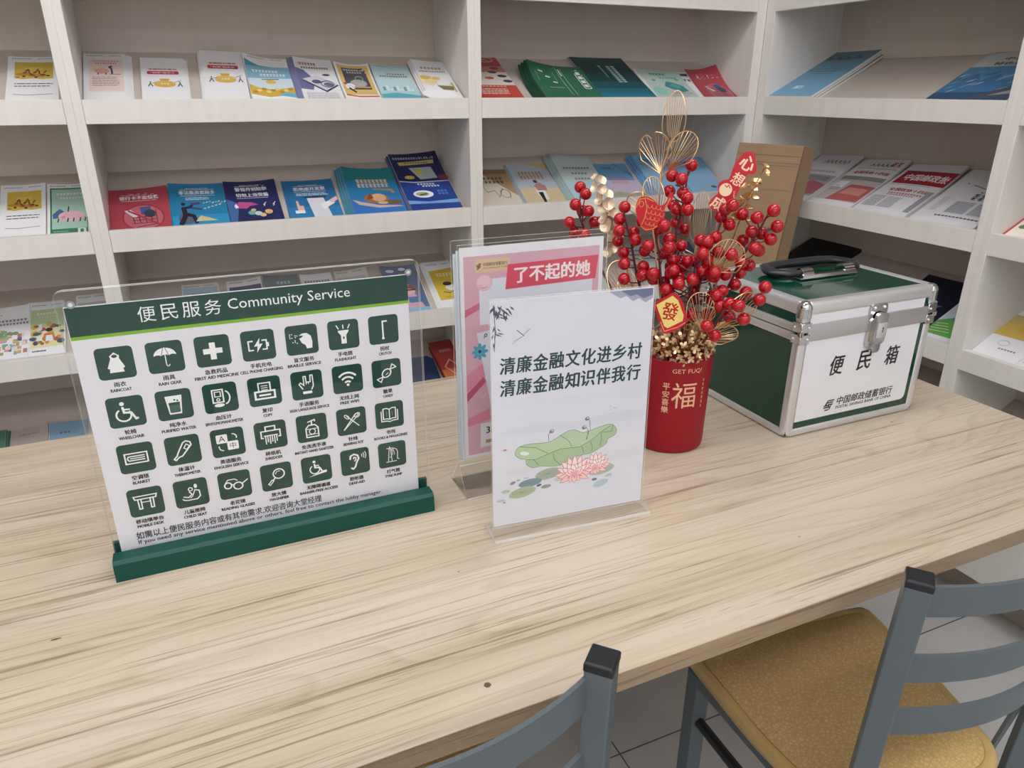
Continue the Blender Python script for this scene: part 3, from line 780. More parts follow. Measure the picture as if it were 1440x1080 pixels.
# ================================================================== pink poster in A-foot acrylic stand
pk = empty('table_sign', (-1.4170, -1.1040, TZ), 0.0, 'pink poster in a clear acrylic stand with triangular foot, behind the lotus poster', 'sign')
PW, PH = .2105, .297
P = Print(step=8e-6)
P.r(0, 0, PW, PH, '#e6e6ea'); P.r(.0055, .004, PW - .006, PH - .012, '#d9adbb')
P.k = 4; P.poly([(.0055, .215), (.05, .233), (.05, .226), (.0055, .205)], '#cc7088')
P.k = 4; P.poly([(.0055, .095), (.03, .118), (.04, .122), (.038, .133), (.028, .138), (.0055, .124)], '#dc94a8'); P.k = 5; P.poly([(.0055, .085), (.034, .112), (.03, .119), (.0055, .097)], '#bc5478')
P.k = 4; P.poly([(.0055, .06), (.05, .075), (.08, .062), (.0055, .048)], '#d88aa0')
P.k = 6; P.r(.0265, .193, .195, .254, '#dfe3ee')
P.k = 6; P.poly([(.0215, .182), (.15, .20), (.17, .06), (.045, .05)], '#dfe3ee')
P.k = 6; P.r(.021, .263, .070, .2805, '#dcc39c')
P.k = 8
def bank_logo(P, x, y, s, c):
    for dy, x0, x1 in ((.42, -.1, .5), (.2, -.28, .36), (-.02, -.5, .44), (-.24, -.36, .3), (-.46, -.44, .02)):
        k = P.k; P.poly([(x + s * x0, y + s * (dy - .075)), (x + s * (x1 - .08), y + s * (dy - .075)), (x + s * x1, y + s * (dy + .075)), (x + s * (x0 + .08), y + s * (dy + .075))], c); P.k = k
    for a, b2 in (((-.3, .3), (-.44, -.1)), ((.1, .02), (-.02, -.36))):
        k = P.k; P.s([(x + s * a[0], y + s * a[1]), (x + s * b2[0], y + s * b2[1])], s * .1, c); P.k = k
bank_logo(P, .0265, .2715, .0075, '#3d3020'); P.t('中国邮政储蓄银行', .0495, .2733, '#3d3020', width=.034, height=.0048, bold=.01); P.k = 8; P.t('POSTAL SAVINGS BANK OF CHINA', .0495, .2685, '#3d3020', width=.034, height=.002)
P.k = 9; P.poly([(.0635, .2375), (.1995, .2395), (.2035, .272), (.067, .2705)], '#db5468')
P.k = 10; P.t('了不起的她', .1335, .2553, '#f6eef0', width=.115, height=.0225, bold=.035)
for r_, c in ((.0118, '#e6b4c2'), (.0100, '#eccad3')):
    for q in range(6): P.k = 9; P.e(.0335 + .0028 * math.cos(q), .2495 + .0028 * math.sin(q), r_ * .75, r_ * .7, c)
for q in range(3): P.k = 11 + q; P.ring(.0325, .2465 - q * .0005, .007 - q * .002, .0045 - q * .001, .0005, '#d391a5', 150, 330)
P.k = 9; P.t('2024年三八节', .098, .2165, '#23252d', width=.088, height=.0108, bold=.03)
P.k = 7; P.poly([(.0235, .0125), (.07, .0155), (.07, .052), (.0245, .0495)], '#e3e4ea')
P.k = 8; P.r(.032, .0185, .055, .0235, '#b08b5c'); P.t('3.', .0375, .0385, '#2a2a30', height=.0105, bold=.03)
for q in range(8):
    a = q * math.pi / 4; P.k = 9; P.e(.0255 + .0075 * math.cos(a), .156 + .0075 * math.sin(a), .0045, .0026, '#4fa6c0', rot=math.degrees(a))
P.k = 10; P.e(.0255, .156, .0052, .0052, '#5db3c8'); P.k = 11; P.e(.0255, .156, .0022, .0022, '#20285c')
P.k = 9; P.ring(.0345, .178, .0018, .0018, .0012, '#3c2430'); P.k = 9; P.s([(.0330, .1762), (.0315, .174)], .0009, '#3c2430')
for q in range(7): P.k = 9; P.s([(.022 + random.random() * .012, .085 + random.random() * .012), (.028 + random.random() * .012, .085 + random.random() * .012)], .0005, '#e9c8d2')
pm = MB(); PL = .012
def pmap(u, v, h): return (.0045 + u, -.0030 - h + PL * v, .0490 + v)
P.to(pm, pmap)
pm.box((.0045, -.0029, .0490), (.0045 + PW, -.0023, .0490 + .001), PAPER)
pm.add([pmap(0, 0, -.0001), pmap(PW, 0, -.0001), pmap(PW, PH, -.0001), pmap(0, PH, -.0001)], [[3, 2, 1, 0]], PAPER)
pm.build('poster', pk)['label'] = 'pink poster with red banner and paper flowers'
for k, (dx, dz, c) in enumerate(((-.0030, -.002, '#d5dbe2'), (-.0065, -.006, '#c9d3da'))):
    q = MB(); y = .0006 + .0022 * k
    q.add([(dx + .0045, y + PL * .0 - .0002, .0470), (dx + .0045 + PW, y, .0470), (dx + .0045 + PW, y + PL * PH, .0470 + PH + dz), (dx + .0045, y + PL * PH, .0470 + PH + dz)], [[0, 1, 2, 3]], ink(c))
    q.add([(dx + .0045, y + .0004, .0470), (dx + .0045 + PW, y + .0004, .0470), (dx + .0045 + PW, y + .0004 + PL * PH, .0470 + PH + dz), (dx + .0045, y + .0004 + PL * PH, .0470 + PH + dz)], [[3, 2, 1, 0]], ink(c))
    q.build('spare_sheet', pk)
def leanplate(x0, x1, z0, z1, y0, y1, name):
    v = []
    for x, z in ((x0, z0), (x1, z0), (x1, z1), (x0, z1)):
        for y in (y0, y1): v.append((x, y + PL * (z - .049), z))
    mb = MB(); mb.add(v, [[0, 2, 4, 6], [7, 5, 3, 1]], CLEAR); mb.add(v, [[0, 1, 3, 2], [2, 3, 5, 4], [4, 5, 7, 6], [6, 7, 1, 0]], CLEAR_EDGE)
    return mb.build(name, pk)
leanplate(0.0015, .2195, .0405, .3500, -.0062, -.0042, 'clear_panel')
leanplate(-.0035, .2265, .0405, .3540, .0052, .0072, 'clear_panel')
t2 = .0022
fo = MB()
for prof in ([(-.0335, 0), (-.0335 + t2, 0), (-.0022, .0395), (-.0052, .0405)], [(.0335, 0), (.0335 - t2, 0), (.0022, .0395), (.0062, .0405)], [(-.0335 + t2, 0), (.0335 - t2, 0), (.0335 - t2, t2), (-.0335 + t2, t2)]):
    fo.prism(prof, 'x', -.0048, .2268, CLEAR, capm=CLEAR_EDGE)
fo.build('clear_foot', pk)
fe = MB()
for y in (-.0338, .0330): fe.box((-.0048, y, .0003), (.2268, y + .0010, .0026), CLEAR_EDGE)
fe.box((-.0048, -.0054, .0396), (.2268, -.0044, .0408), CLEAR_EDGE)
fe.build('foot_edge', pk)
# ================================================================== green and white service case
BW, BD, BH = .2935, .244, .2300
bx = empty('service_case', (-.8785, -1.1662, TZ), 0, 'green and white case with aluminium edges and a folded black handle, on the table end', 'box')
R1 = .0215; ZL0, ZL1 = .1655, .1945          # silver band around the lid seam
WHITE_P = mat('white_gloss_panel', '#dedfe4', 0.16, 0, 0.5, 0.15)
INK = '#16181a'
m = MB(); i_ = .0018
m.box((i_, i_, .004), (BW - i_, BD - i_, ZL0 + .012), GREEN_GLOSS)
m.build('case_body', bx)
m = MB(); m.box((i_, i_, ZL0 + .0125), (BW - i_, BD - i_, BH - .0015), GREEN_GLOSS); m.build('lid', bx)
# white front sticker with rounded lower corners, in two pieces either side of the band
P = Print(step=2e-5)
P.poly([(.0165, ZL0 + .0035), (.0165, .0260), (.2585, .0260), (.2635, .0274), (.2668, .0305), (.2680, .0350), (.2680, ZL0 + .0035)], WHITE_P)
P.k = 1; P.r(.0165, ZL1 - .002, .2680, .2125, WHITE_P)
for ch, u in (('便', .0907), ('民', .1528), ('箱', .2157)):
    P.k = 3; P.t(ch, u, .1155, INK, width=.0305, height=.0345, bold=.026, shear=.10)
P.k = 3; P.t('中国邮政储蓄银行', .1700, .0493, INK, width=.1285, height=.0150, bold=.028, shear=.12)
P.k = 3; P.t('POSTAL SAVINGS BANK OF CHINA', .1697, .0375, INK, width=.1285, height=.0056, bold=.035, shear=.15)
P.k = 3
for k in range(2):
    for j, (a, b2, c, d) in enumerate(((-.18, .46, .62, .46), (-.34, .26, .5, .26), (-.12, .06, .48, .06), (-.62, -.02, .0, -.02), (-.62, -.2, .22, -.2), (-.44, -.46, .06, -.46))):
        P.k = 3; cx, cz, s_ = .0885, .0445, .0180
        P.s([(cx + s_ * (a + .1 * k * 0), cz + s_ * b2), (cx + s_ * c, cz + s_ * d)], s_ * .13, INK)
for a, b2, c, d in ((-.18, .46, -.42, .06), (-.34, .26, -.28, .02), (.3, .06, .14, -.46), (.08, .06, -.04, -.3), (-.62, -.02, -.2, -.02)):
    P.k = 3; P.s([(cx + s_ * a, cz + s_ * b2), (cx + s_ * c, cz + s_ * d)], s_ * .13, INK)
m = MB(); P.to(m, lambda u, v, h: (u, i_ - .0004 - h, v)); m.build('front_panel', bx)['label'] = 'white front panel with three large characters and bank lettering'
# aluminium extrusions
m = MB(); a = .0170
for x in (0, BW - a):
    for y in (0, BD - a):
        m.box((x, y, .010), (x + a, y + a, ZL0 - .001), ALU, .0055, 4)
        m.box((x, y, ZL1 + .001), (x + a, y + a, BH - .012), ALU, .0055, 4)
for y in (0, BD - a): m.box((.008, y, 0.0005), (BW - .008, y + a, .0150), ALU, .0050, 4)
for x in (0, BW - a): m.box((x, .008, 0.0005), (x + a, BD - .008, .0150), ALU, .0050, 4)
m.build('edge_trim', bx, 35)
m = MB(); b2 = R1
for y in (-.0006, BD - b2 + .0006): m.box((.010, y, BH - b2 - .001), (BW - .010, y + b2, BH), ALU, .0072, 5)
for x in (-.0006, BW - b2 + .0006): m.box((x, .010, BH - b2 - .001), (x + b2, BD - .010, BH), ALU, .0072, 5)
m.build('lid_edge_trim', bx, 35)
m = MB(); q = .0010
BAND = mat('grey_aluminium_band', '#bfc0c2', 0.36, 0.7)
for y0, y1 in ((-q, .006), (BD - .006, BD + q)): m.box((.014, y0, ZL0 + .0005), (BW - .014, y1, ZL1 - .0005), BAND, .0012, 2)
for z0, z1 in ((ZL0, ZL0 + .0135), (ZL0 + .0148, ZL1 - .001)):
    m.box((-q, .014, z0), (.006, BD - .014, z1), ALU, .0018, 2); m.box((BW - .006, .014, z0), (BW + q, BD - .014, z1), ALU, .0018, 2)
m.build('seam_band', bx, 35)
for x in (.0085, BW - .0085):
    for y in (.0085, BD - .0085):
        m = MB(); m.sphere((x, y, BH - .0106), .0118, CHROME, 18, 12); m.tube([(x, y, BH - .0255), (x, y, BH - .0098)], .0118, CHROME, 18); m.build('corner_cap', bx, 40)['label'] = 'chrome ball corner'
        m = MB(); m.sphere((x, y, .0094), .0092, ALU, 14, 9); m.tube([(x, y, .0094), (x, y, .0135)], .0092, ALU, 14); m.build('foot_cap', bx, 40)
for x, s in ((0, 1), (BW, -1)):
    for y, t in ((0, 1), (BD, -1)):
        m = MB(); zz = (ZL0 + ZL1) / 2
        for z in (zz - .0095, zz + .0095):
            lo = (min(x - s * .002, x + s * .0175), min(y - t * .0024, y + t * .001), z - .0078); hi = (max(x - s * .002, x + s * .0175), max(y - t * .0024, y + t * .001), z + .0078)
            m.box(lo, hi, CHROME, .0006, 1)
            lo = (min(x - s * .0024, x + s * .001), min(y - t * .002, y + t * .0175), z - .0078); hi = (max(x - s * .0024, x + s * .001), max(y - t * .002, y + t * .0175), z + .0078)
            m.box(lo, hi, CHROME, .0006, 1)
            m.sphere((x + s * .0125, y - t * .0026, z), .0022, ALU, 8, 6); m.sphere((x - s * .0026, y + t * .0125, z), .0022, ALU, 8, 6)
        m.tube([(x - s * .0005, y - t * .0005, zz - .0035), (x - s * .0005, y - t * .0005, zz + .0035)], .0045, CHROME, 10)
        m.build('corner_bracket', bx, 40)['label'] = 'chrome corner bracket with screws'
# latch with keyhole
LX = .1585; lt = MB()
lt.prism(rrect(LX - .0185, .180, LX + .0185, .2130, .008), 'y', -.0030, .0005, CHROME)
lt.prism(rrect(LX - .0165, .1375, LX + .0135, .190, .009), 'y', -.0052, .0005, CHROME)
lt.prism(rrect(LX - .0100, .1460, LX + .0145, .199, .008), 'y', -.0115, -.0052, CHROME)
lt.box((LX - .0080, -.0145, .1580), (LX + .0125, -.0110, .1830), ALU, .002, 2)
lt.prism(rrect(LX - .0070, .1305, LX + .0105, .1530, .006), 'y', -.0085, -.0030, CHROME)
lt.box((LX + .0145, -.0090, .150), (LX + .0175, -.0030, .158), BLACK)
for x in (-.0105, .0105): lt.sphere((LX + x, -.0032, .2060), .0028, ALU, 10, 6)
lo_ = lt.build('latch', bx, 35); lo_['label'] = 'chrome latch with a small keyhole'
kh = MB(); kh.prism([(LX + .002 + .0014 * math.cos(a * .6), .1745 + .0014 * math.sin(a * .6)) for a in range(11)], 'y', -.0150, -.0146, BLACK); kh.box((LX + .0014, -.0150, .167), (LX + .0027, -.0146, .1745), BLACK); kh.build('keyhole', lo_)
# handle: chrome base clip and black loop folded down towards the back
hz = BH
h = empty('handle', (0, 0, 0)); h.parent = bx
HX0, HX1, HY = .103, .226, .1250
m = MB(); m.box((HX0 - .004, HY - .013, hz), (HX1 + .004, HY + .011, hz + .0030), CHROME, .001, 2)
m.prism([(HY - .0135, hz + .0028), (HY - .0125, hz + .0070), (HY - .0095, hz + .0090), (HY - .0065, hz + .0062), (HY - .0055, hz + .0028)], 'x', HX0, HX1, CHROME)
for x in (HX0 + .002, HX1 - .026):
    pr = [(HY + .0125 * math.cos(t * math.pi / 8), hz + .0025 + .0150 * math.sin(t * math.pi / 8)) for t in range(9)]
    m.prism(pr, 'x', x, x + .024, CHROME)
m.build('handle_clip', h, 40)['label'] = 'chrome handle clip'
m = MB()
og = [(HX0 + .004, -.004), (HX0 - .022, -.004), (HX0 - .044, .016), (HX0 - .046, .036), (HX0 - .026, .066), (HX0 + .010, .074), (HX1 - .010, .074), (HX1 + .020, .066), (HX1 + .038, .036), (HX1 + .036, .016), (HX1 + .016, -.004), (HX1 - .004, -.004)]
ig = [(HX0 + .004, .009), (HX0 - .010, .009), (HX0 - .022, .020), (HX0 - .023, .032), (HX0 - .012, .044), (HX0 + .012, .050), (HX1 - .012, .050), (HX1 + .006, .044), (HX1 + .015, .032), (HX1 + .014, .020), (HX1 + .004, .009), (HX1 - .004, .009)]
gz = [.0050, .0050, .0060, .0070, .0085, .0090, .0090, .0085, .0070, .0060, .0050, .0050]; n = len(og); v = []
for i in range(n):
    o_, q_ = Vector(og[i]), Vector(ig[i]); z = hz + .0028 + gz[i] * .15; t_ = .0075 + gz[i] * .55
    for f_, zz in ((0, .35), (.22, 0), (.78, 0), (1, .35), (1, .65), (.80, .95), (.5, 1.06), (.2, .95), (0, .65)):
        p_ = o_ + (q_ - o_) * f_; v.append((p_.x, HY + p_.y, z + zz * t_))
m.add(v, [[i * 9 + k, i * 9 + (k + 1) % 9, (i + 1) * 9 + (k + 1) % 9, (i + 1) * 9 + k] for i in range(n - 1) for k in range(9)] + [list(range(9))[::-1], list(range((n - 1) * 9, n * 9))], BLACKPLASTIC)
m.build('grip', h, 50)['label'] = 'black plastic grip'
# ================================================================== red vase
VX, VY = -1.0540, -1.0860
vs = empty('vase', (VX, VY, TZ), 0, 'matte red cylindrical vase with gold characters, holding the berry bouquet', 'vase')
m = MB()
vp = [(.0, .0), (.052, .0), (.0555, .0025), (.0565, .008), (.0575, .06), (.0597, .152), (.0600, .1545), (.0588, .1555), (.0578, .154), (.0566, .138), (.0, .137)]
m.lathe(vp[1:], VASE_RED, 56)
m.build('vase_body', vs, 40)
VGOLD = '#e2b48e'
P = Print(step=6e-6)
def vmap(u, v, h):
    a = math.radians(-106.1) + u / .0585; r = .0566 + (v - .008) * .0222 + .00025 + h
    return (r * math.cos(a), r * math.sin(a), v)
P.t('福', -.0005, .1010, VGOLD, width=.0385, height=.0420)
P.k = 1; P.t('GET FUQ!', .0020, .1400, VGOLD, width=.0465, height=.0082)
for i, ch in enumerate('平安喜樂'): P.k = 1; P.t(ch, -.0283, .1150 - .0128 * i, VGOLD, width=.0108, height=.0112, bold=.02)
for i in range(7): P.blk(.0325, .1225 - .0072 * i, .0034, 1, .0042, VGOLD)
m = MB(); P.to(m, vmap, ([(-.06 + .006 * i) for i in range(21)], [])); m.build('gold_lettering', vs)['label'] = 'gold characters printed on the vase'
# ================================================================== bouquet: (r,u,d) = right, up, towards the viewer's side of the vase axis
RV, FV = Vector((.8, -.6, 0)), Vector((.6, .8, 0))
def B3(r, u, d=0.0): return Vector((VX, VY, TZ)) + RV * r - FV * d + Vector((0, 0, u))
def local(o): return lambda r, u, d=0.0: B3(r, u, d) - Vector(o.location)
BR = [
('shortest berry sprig, far left of the bouquet behind the pink poster',-0.02,[(-0.1595,0.3501),(-0.1505,0.3234)],[(-0.1629,0.3919),(-0.1518,0.3841),(-0.1646,0.3703),(-0.1567,0.3567),(-0.1459,0.3592),(-0.1722,0.344),(-0.1378,0.3408),(-0.1661,0.3268),(-0.1474,0.3276)]),
('berry sprig with a dark upright stem next to the corner of the pink poster',0.03,[(-0.0899,0.3698),(-0.0647,0.2785)],[(-0.0895,0.3715),(-0.0943,0.3567),(-0.0929,0.3427),(-0.0959,0.3224),(-0.0856,0.3093),(-0.0822,0.2962),(-0.0734,0.3371),(-0.0693,0.3293),(-0.0809,0.2749),(-0.0568,0.2776),(-0.0396,0.2826)]),
('berry sprig just below the red fish ornament',0.045,[(-0.0449,0.3578),(-0.0271,0.2684)],[(-0.0618,0.3546),(-0.0516,0.3615),(-0.0498,0.3261),(-0.0552,0.3128),(-0.0382,0.3481),(-0.0297,0.3559),(-0.0554,0.2904),(-0.0548,0.2813),(-0.0395,0.2887),(-0.0222,0.3337),(-0.0202,0.3244),(-0.0278,0.3095),(-0.039,0.2743),(-0.0197,0.2648),(-0.0173,0.257),(-0.0153,0.2861),(-0.0023,0.2746)]),
('tallest berry sprig, right of the red fish ornament',0.0,[(-0.0032,0.4242),(-0.0133,0.333)],[(0.0007,0.4299),(-0.0254,0.4163),(-0.0114,0.4137),(-0.0277,0.3928),(-0.0079,0.3932),(-0.0015,0.3886),(-0.0197,0.3726),(-0.0154,0.37),(0.0005,0.3726),(-0.0139,0.349),(-0.0038,0.3185),(-0.0012,0.3382),(-0.0022,0.2938),(-0.0158,0.2851),(0.0019,0.2774),(0.0189,0.2612),(0.0201,0.2544)]),
('berry sprig below the slanted red greeting pick',0.03,[(0.0531,0.3808),(0.0304,0.2995)],[(0.0476,0.3627),(0.0517,0.3758),(0.0599,0.3839),(0.0603,0.3528),(0.0426,0.3371),(0.0315,0.3333),(0.0225,0.3294),(0.0483,0.3171),(0.0654,0.3179),(0.0282,0.3141),(0.0348,0.3002),(0.0156,0.2974),(0.0322,0.2813),(0.0457,0.2834),(0.0215,0.2447),(0.0479,0.2451),(0.0589,0.2644),(0.0527,0.2521),(0.0616,0.2856)]),
('berry sprig reaching farthest right in front of the brown carton',0.02,[(0.1122,0.3765),(0.0875,0.3208)],[(0.0824,0.3289),(0.0918,0.3449),(0.0951,0.3671),(0.1068,0.3406),(0.1182,0.3358),(0.0966,0.3258),(0.1055,0.3166),(0.124,0.3549),(0.1147,0.3788),(0.0766,0.3679),(0.0811,0.3025),(0.0957,0.2929),(0.0777,0.267),(0.0929,0.2605),(0.0835,0.2818)]),
('lowest berry sprig, leaning over the left edge of the green case',0.075,[(0.1105,0.272),(0.0642,0.2455)],[(0.1157,0.2751),(0.1083,0.2613),(0.0893,0.2364),(0.0719,0.2305),(0.0694,0.2536),(0.0803,0.2564),(0.0581,0.2464),(0.0537,0.2072),(0.0408,0.2256)])]
BR.append(('dense berry sprig low in the middle, behind and right of the lucky tag',.038,[(0.018,0.300),(0.012,0.235)],[(-0.0164,0.2888),(-0.0236,0.2691),(-0.0179,0.2592),(-0.0398,0.2753),(-0.0028,0.2774),(0.0162,0.2806),(0.018,0.2716),(0.0423,0.2861),(0.0516,0.2605),(0.0468,0.252),(0.0596,0.2396),(0.0208,0.2514),(-0.0305,0.2303),(-0.0117,0.291),(0.0008,0.2907),(0.0286,0.2903),(0.0455,0.2922),(0.0067,0.3),(0.0346,0.3064),(0.0268,0.3187),(-0.0146,0.3019),(0.0193,0.2264),(0.0423,0.2197)]))
bm0 = MB(); bm0.sphere((0, 0, 0), .0091, BERRY, 16, 10); berry_me = bm0.mesh('berry', 180)
for label, d, st, berries in BR:
    rr_ = [b[0] for b in berries]
    root = Vector((st[-1][0] * .30, .142, d * .35))
    o = empty('berry_branch', B3(root.x, root.y, root.z), 0, label, 'branch', 'red berry branches in the vase')
    L = local(o); m = MB()
    path = [(root.x, root.y, root.z), ((st[-1][0] + root.x) / 2 * 1.02, (st[-1][1] + root.y) / 2, d * .75), (st[-1][0], st[-1][1], d), ((st[-1][0] + st[0][0]) / 2 + .002, (st[-1][1] + st[0][1]) / 2, d), (st[0][0], st[0][1], d)]
    m.tube([L(*p) for p in path], [.0022, .0021, .0019, .0016, .0010], TWIG, 7)
    dens = []
    for i in range(len(path) - 1):
        for t in range(5): dens.append(tuple(path[i][k] + (path[i + 1][k] - path[i][k]) * t / 5 for k in range(3)))
    pos = []
    for i, (r, u) in enumerate(berries):
        dd = d + ((i * 37) % 11 - 5) * .0042
        k = dd - d; r2, u2 = r, u               # keep the sprig rounded in depth
        pos.append((r2, u2, dd))
        q = min((x for x in dens if x[1] < u + .004), key=lambda x: (x[0] - r) ** 2 + (x[1] - (u - .014)) ** 2, default=dens[0])
        a, b2 = L(*q), L(r2, u2, dd); mid = (a + b2) / 2 + Vector((0, 0, -.003))
        m.tube([a, mid, b2], [.0011, .0010, .0008], TWIG, 5)
    m.build('stem', o, 60)
    for p in pos:
        b = bpy.data.objects.new('berry', berry_me); b.location = L(*p); b.parent = o; C.objects.link(b)
# ------------------------------------------------ gold wire leaves
def fan(mb, L, base, tip, wd, d, tilt=0.0, n=12, lobes=1, rad=.00075, shape='fan'):
    b, t = Vector((base[0], base[1])), Vector((tip[0], tip[1]))
    ax = t - b; Ln = ax.length; ax.normalize(); sd = Vector((-ax.y, ax.x))
    def pt(x, y):            # x across, y along, bulging in depth
        return L(b.x + sd.x * x + ax.x * y, b.y + sd.y * x + ax.y * y, d + tilt * x + .012 * math.sin(math.pi * y / Ln) * (1 if tilt >= 0 else -1))
    out = []
    N = 28
    for i in range(N + 1):
        a = -math.pi / 2 * 1.0 + math.pi * i / N
        s_ = math.sin(a); w_ = wd / 2 * s_
        if shape == 'oval': y = Ln * (.5 + .5 * math.cos(a * 1.0)) if True else 0
        else: y = Ln * (.42 + .58 * math.cos(a) ** .6) if abs(math.cos(a)) > 1e-6 else Ln * .42
        if lobes == 2: y -= Ln * .16 * math.exp(-(s_ / .16) ** 2)
        out.append((w_, y))
    if shape == 'oval':
        out = [(wd / 2 * math.sin(t_) * (.85 + .15 * math.cos(t_)), Ln * (.5 - .5 * math.cos(t_))) for t_ in [2 * math.pi * i / 32 for i in range(33)]]
        mb.tube([pt(*p) for p in out], rad, GOLD, 5, cap=False)
        for i in range(1, n):
            x = wd / 2 * (-.88 + 1.76 * i / n); y0 = Ln * (.5 - .42 * math.sqrt(max(0, 1 - (2 * x / wd) ** 2))); y1 = Ln * (.5 + .46 * math.sqrt(max(0, 1 - (2 * x / wd) ** 2)))
            mb.tube([pt(x * .35 * 0 + x * .6, y0), pt(x, y1)], rad * .7, GOLD, 4)
    else:
        ol = [(0, 0)] + out + [(0, 0)]
        mb.tube([pt(*p) for p in ol], rad, GOLD, 5, cap=False)
        for i in range(1, n):
            j = int(N * i / n); mb.tube([pt(0, Ln * .03), pt(out[j][0] * .55, out[j][1] * .52), pt(*out[j])], rad * .7, GOLD, 4)
LEAVES = [  # branch label, stem path, leaves (base, tip, width, shape, lobes, tilt)
 ('tall gold wire branch rising above the whole bouquet', -.01, [(.0, .142), (-.030, .25), (-.0415, .36), (-.0395, .425), (-.0296, .467)],
  [((-.0296, .462), (-.0275, .5300), .037, 'oval', 1, .3), ((-.0428, .418), (-.0600, .474), .046, 'fan', 2, -.3), ((-.0310, .4225), (-.0020, .475), .038, 'fan', 1, .4), ((-.0404, .3506), (-.0855, .385), .036, 'fan', 1, -.3), ((-.0395, .355), (-.0560, .4127), .030, 'fan', 1, .3)]),
 ('gold wire branch between the fish ornament and the greeting pick', -.025, [(.01, .142), (.015, .25), (.0180, .325)],
  [((.0190, .318), (.0215, .3933), .036, 'oval', 1, .2), ((-.010, .312), (-.0034, .3602), .034, 'oval', 1, -.3), ((.002, .25), (-.012, .305), .034, 'fan', 1, .3)]),
 ('gold wire branch curving low to the right over the green case', .045, [(.015, .142), (.035, .19), (.052, .235)],
  [((.0400, .290), (.0740, .333), .050, 'fan', 1, .3), ((.056, .2075), (.1050, .262), .038, 'fan', 1, .4), ((.0422, .183), (.0870, .205), .026, 'fan', 1, -.2), ((.035, .203), (.0289, .2600), .040, 'fan', 1, .1)]),
 ('gold wire branch low at the left, half hidden by the lotus poster', .0, [(-.01, .142), (-.035, .19), (-.0569, .215)],
  [((-.0569, .2102), (-.1020, .2881), .042, 'fan', 1, .4), ((-.050, .225), (-.0700, .296), .036, 'fan', 1, -.3), ((-.045, .215), (-.090, .262), .03, 'fan', 1, .2)])]
for label, d, st, lv in LEAVES:
    o = empty('gold_wire_branch', B3(st[0][0], st[0][1], d * .4), 0, label, 'branch', 'gold wire leaf branches in the vase'); L = local(o)
    m = MB(); n_ = len(st)
    m.tube([L(p[0], p[1], d * (.4 + .6 * i / (n_ - 1))) for i, p in enumerate(st)], .0012, GOLD, 6)
    for b, t, wd, sh, lo2, ti in lv:
        q = min([(st[i][0] + (st[i + 1][0] - st[i][0]) * k / 6, st[i][1] + (st[i + 1][1] - st[i][1]) * k / 6, i + k / 6) for i in range(n_ - 1) for k in range(7)], key=lambda x: (x[0] - b[0]) ** 2 + (x[1] - b[1] + .012) ** 2)
        m.tube([L(q[0], q[1], d * (.4 + .6 * q[2] / (n_ - 1))), L(b[0], b[1], d)], .0010, GOLD, 5)
    m.build('stem', o, 60)
    for b, t, wd, sh, lo2, ti in lv:
        m = MB(); fan(m, L, b, t, wd, d, ti, 9 if sh == 'oval' else 11, lo2, .0008, sh); m.build('leaf', o, 60)
# ------------------------------------------------ cream and champagne sprigs of round leaves
def cup(mb, c, nrm, r, m_, dish=.25):
    nrm = Vector(nrm).normalized(); q = nrm.to_track_quat('Z', 'Y').to_matrix().to_4x4(); M = Matrix.Translation(c) @ q
    b = bmesh.new(); bmesh.ops.create_circle(b, cap_ends=False, segments=14, radius=r)
    ringv = b.verts[:]; c0 = b.verts.new((0, 0, -r * dish)); mids = [b.verts.new((v.co.x * .55, v.co.y * .55, -r * dish * .7)) for v in ringv]
    n_ = len(ringv)
    for i, v in enumerate(ringv): v.co.z += r * .14 * math.sin(3 * math.pi * 2 * i / n_)
    for i in range(n_):
        b.faces.new((ringv[i], ringv[(i + 1) % n_], mids[(i + 1) % n_], mids[i])); b.faces.new((mids[i], mids[(i + 1) % n_], c0))
    geom = bmesh.ops.solidify(b, geom=b.faces[:], thickness=.0006)
    mb.bm(b, m_, M)
def sprig(label, d, st, cups, m_, stem_m):
    o = empty('round_leaf_sprig', B3(st[-1][0] * .35, .142, d * .4), 0, label, 'branch', 'round leaf sprigs in the vase'); L = local(o)
    m = MB(); m.tube([L(*p) for p in [(st[0][0], st[0][1], d), ((st[0][0] + st[1][0]) / 2 - .002, (st[0][1] + st[1][1]) / 2, d), (st[1][0], st[1][1], d), (st[1][0] * .6, .22, d * .8), (st[1][0] * .35, .142, d * .4)]], [.0008, .001, .0012, .0015, .0016], stem_m, 6); m.build('stem', o, 60)
    for (r, u, dd, nr, nu, nd, rad) in cups:
        m = MB(); cup(m, L(r, u, d + dd), RV * nr * 1.6 - FV * nd + Vector((0, 0, nu * 1.3)), rad * .9, m_, .5); m.build('leaf', o, 60)
sprig('cream gold round leaf sprig at the left above the pink poster', .0, [(-.1387, .4139), (-.1008, .3292)],
  [(-.137, .413, 0, -.4, .7, .6, .006), (-.1245, .409, .004, .5, .5, .7, .0085), (-.1360, .3985, .004, -.5, .3, .8, .0095), (-.1240, .3960, .006, .4, .2, .9, .0085), (-.1145, .3895, .0, .5, .6, .6, .0095), (-.1285, .3820, .006, -.5, .2, .8, .0105), (-.1130, .3755, .008, .3, .1, .9, .0105), (-.1225, .3705, .004, -.2, -.1, 1, .0105), (-.1060, .3620, .0, .5, .4, .7, .0105), (-.1210, .3540, .0, -.5, .5, .6, .0110), (-.1165, .3440, .006, -.3, .2, .9, .0120), (-.1000, .3450, .0, .6, .5, .5, .010), (-.0975, .3300, .004, .2, .1, 1, .0105), (-.1085, .3270, .0, -.5, .3, .8, .0095), (-.105, .310, .004, .2, .3, .9, .010), (-.112, .302, -.004, -.3, .3, .9, .010)], CREAMGOLD, GOLD)
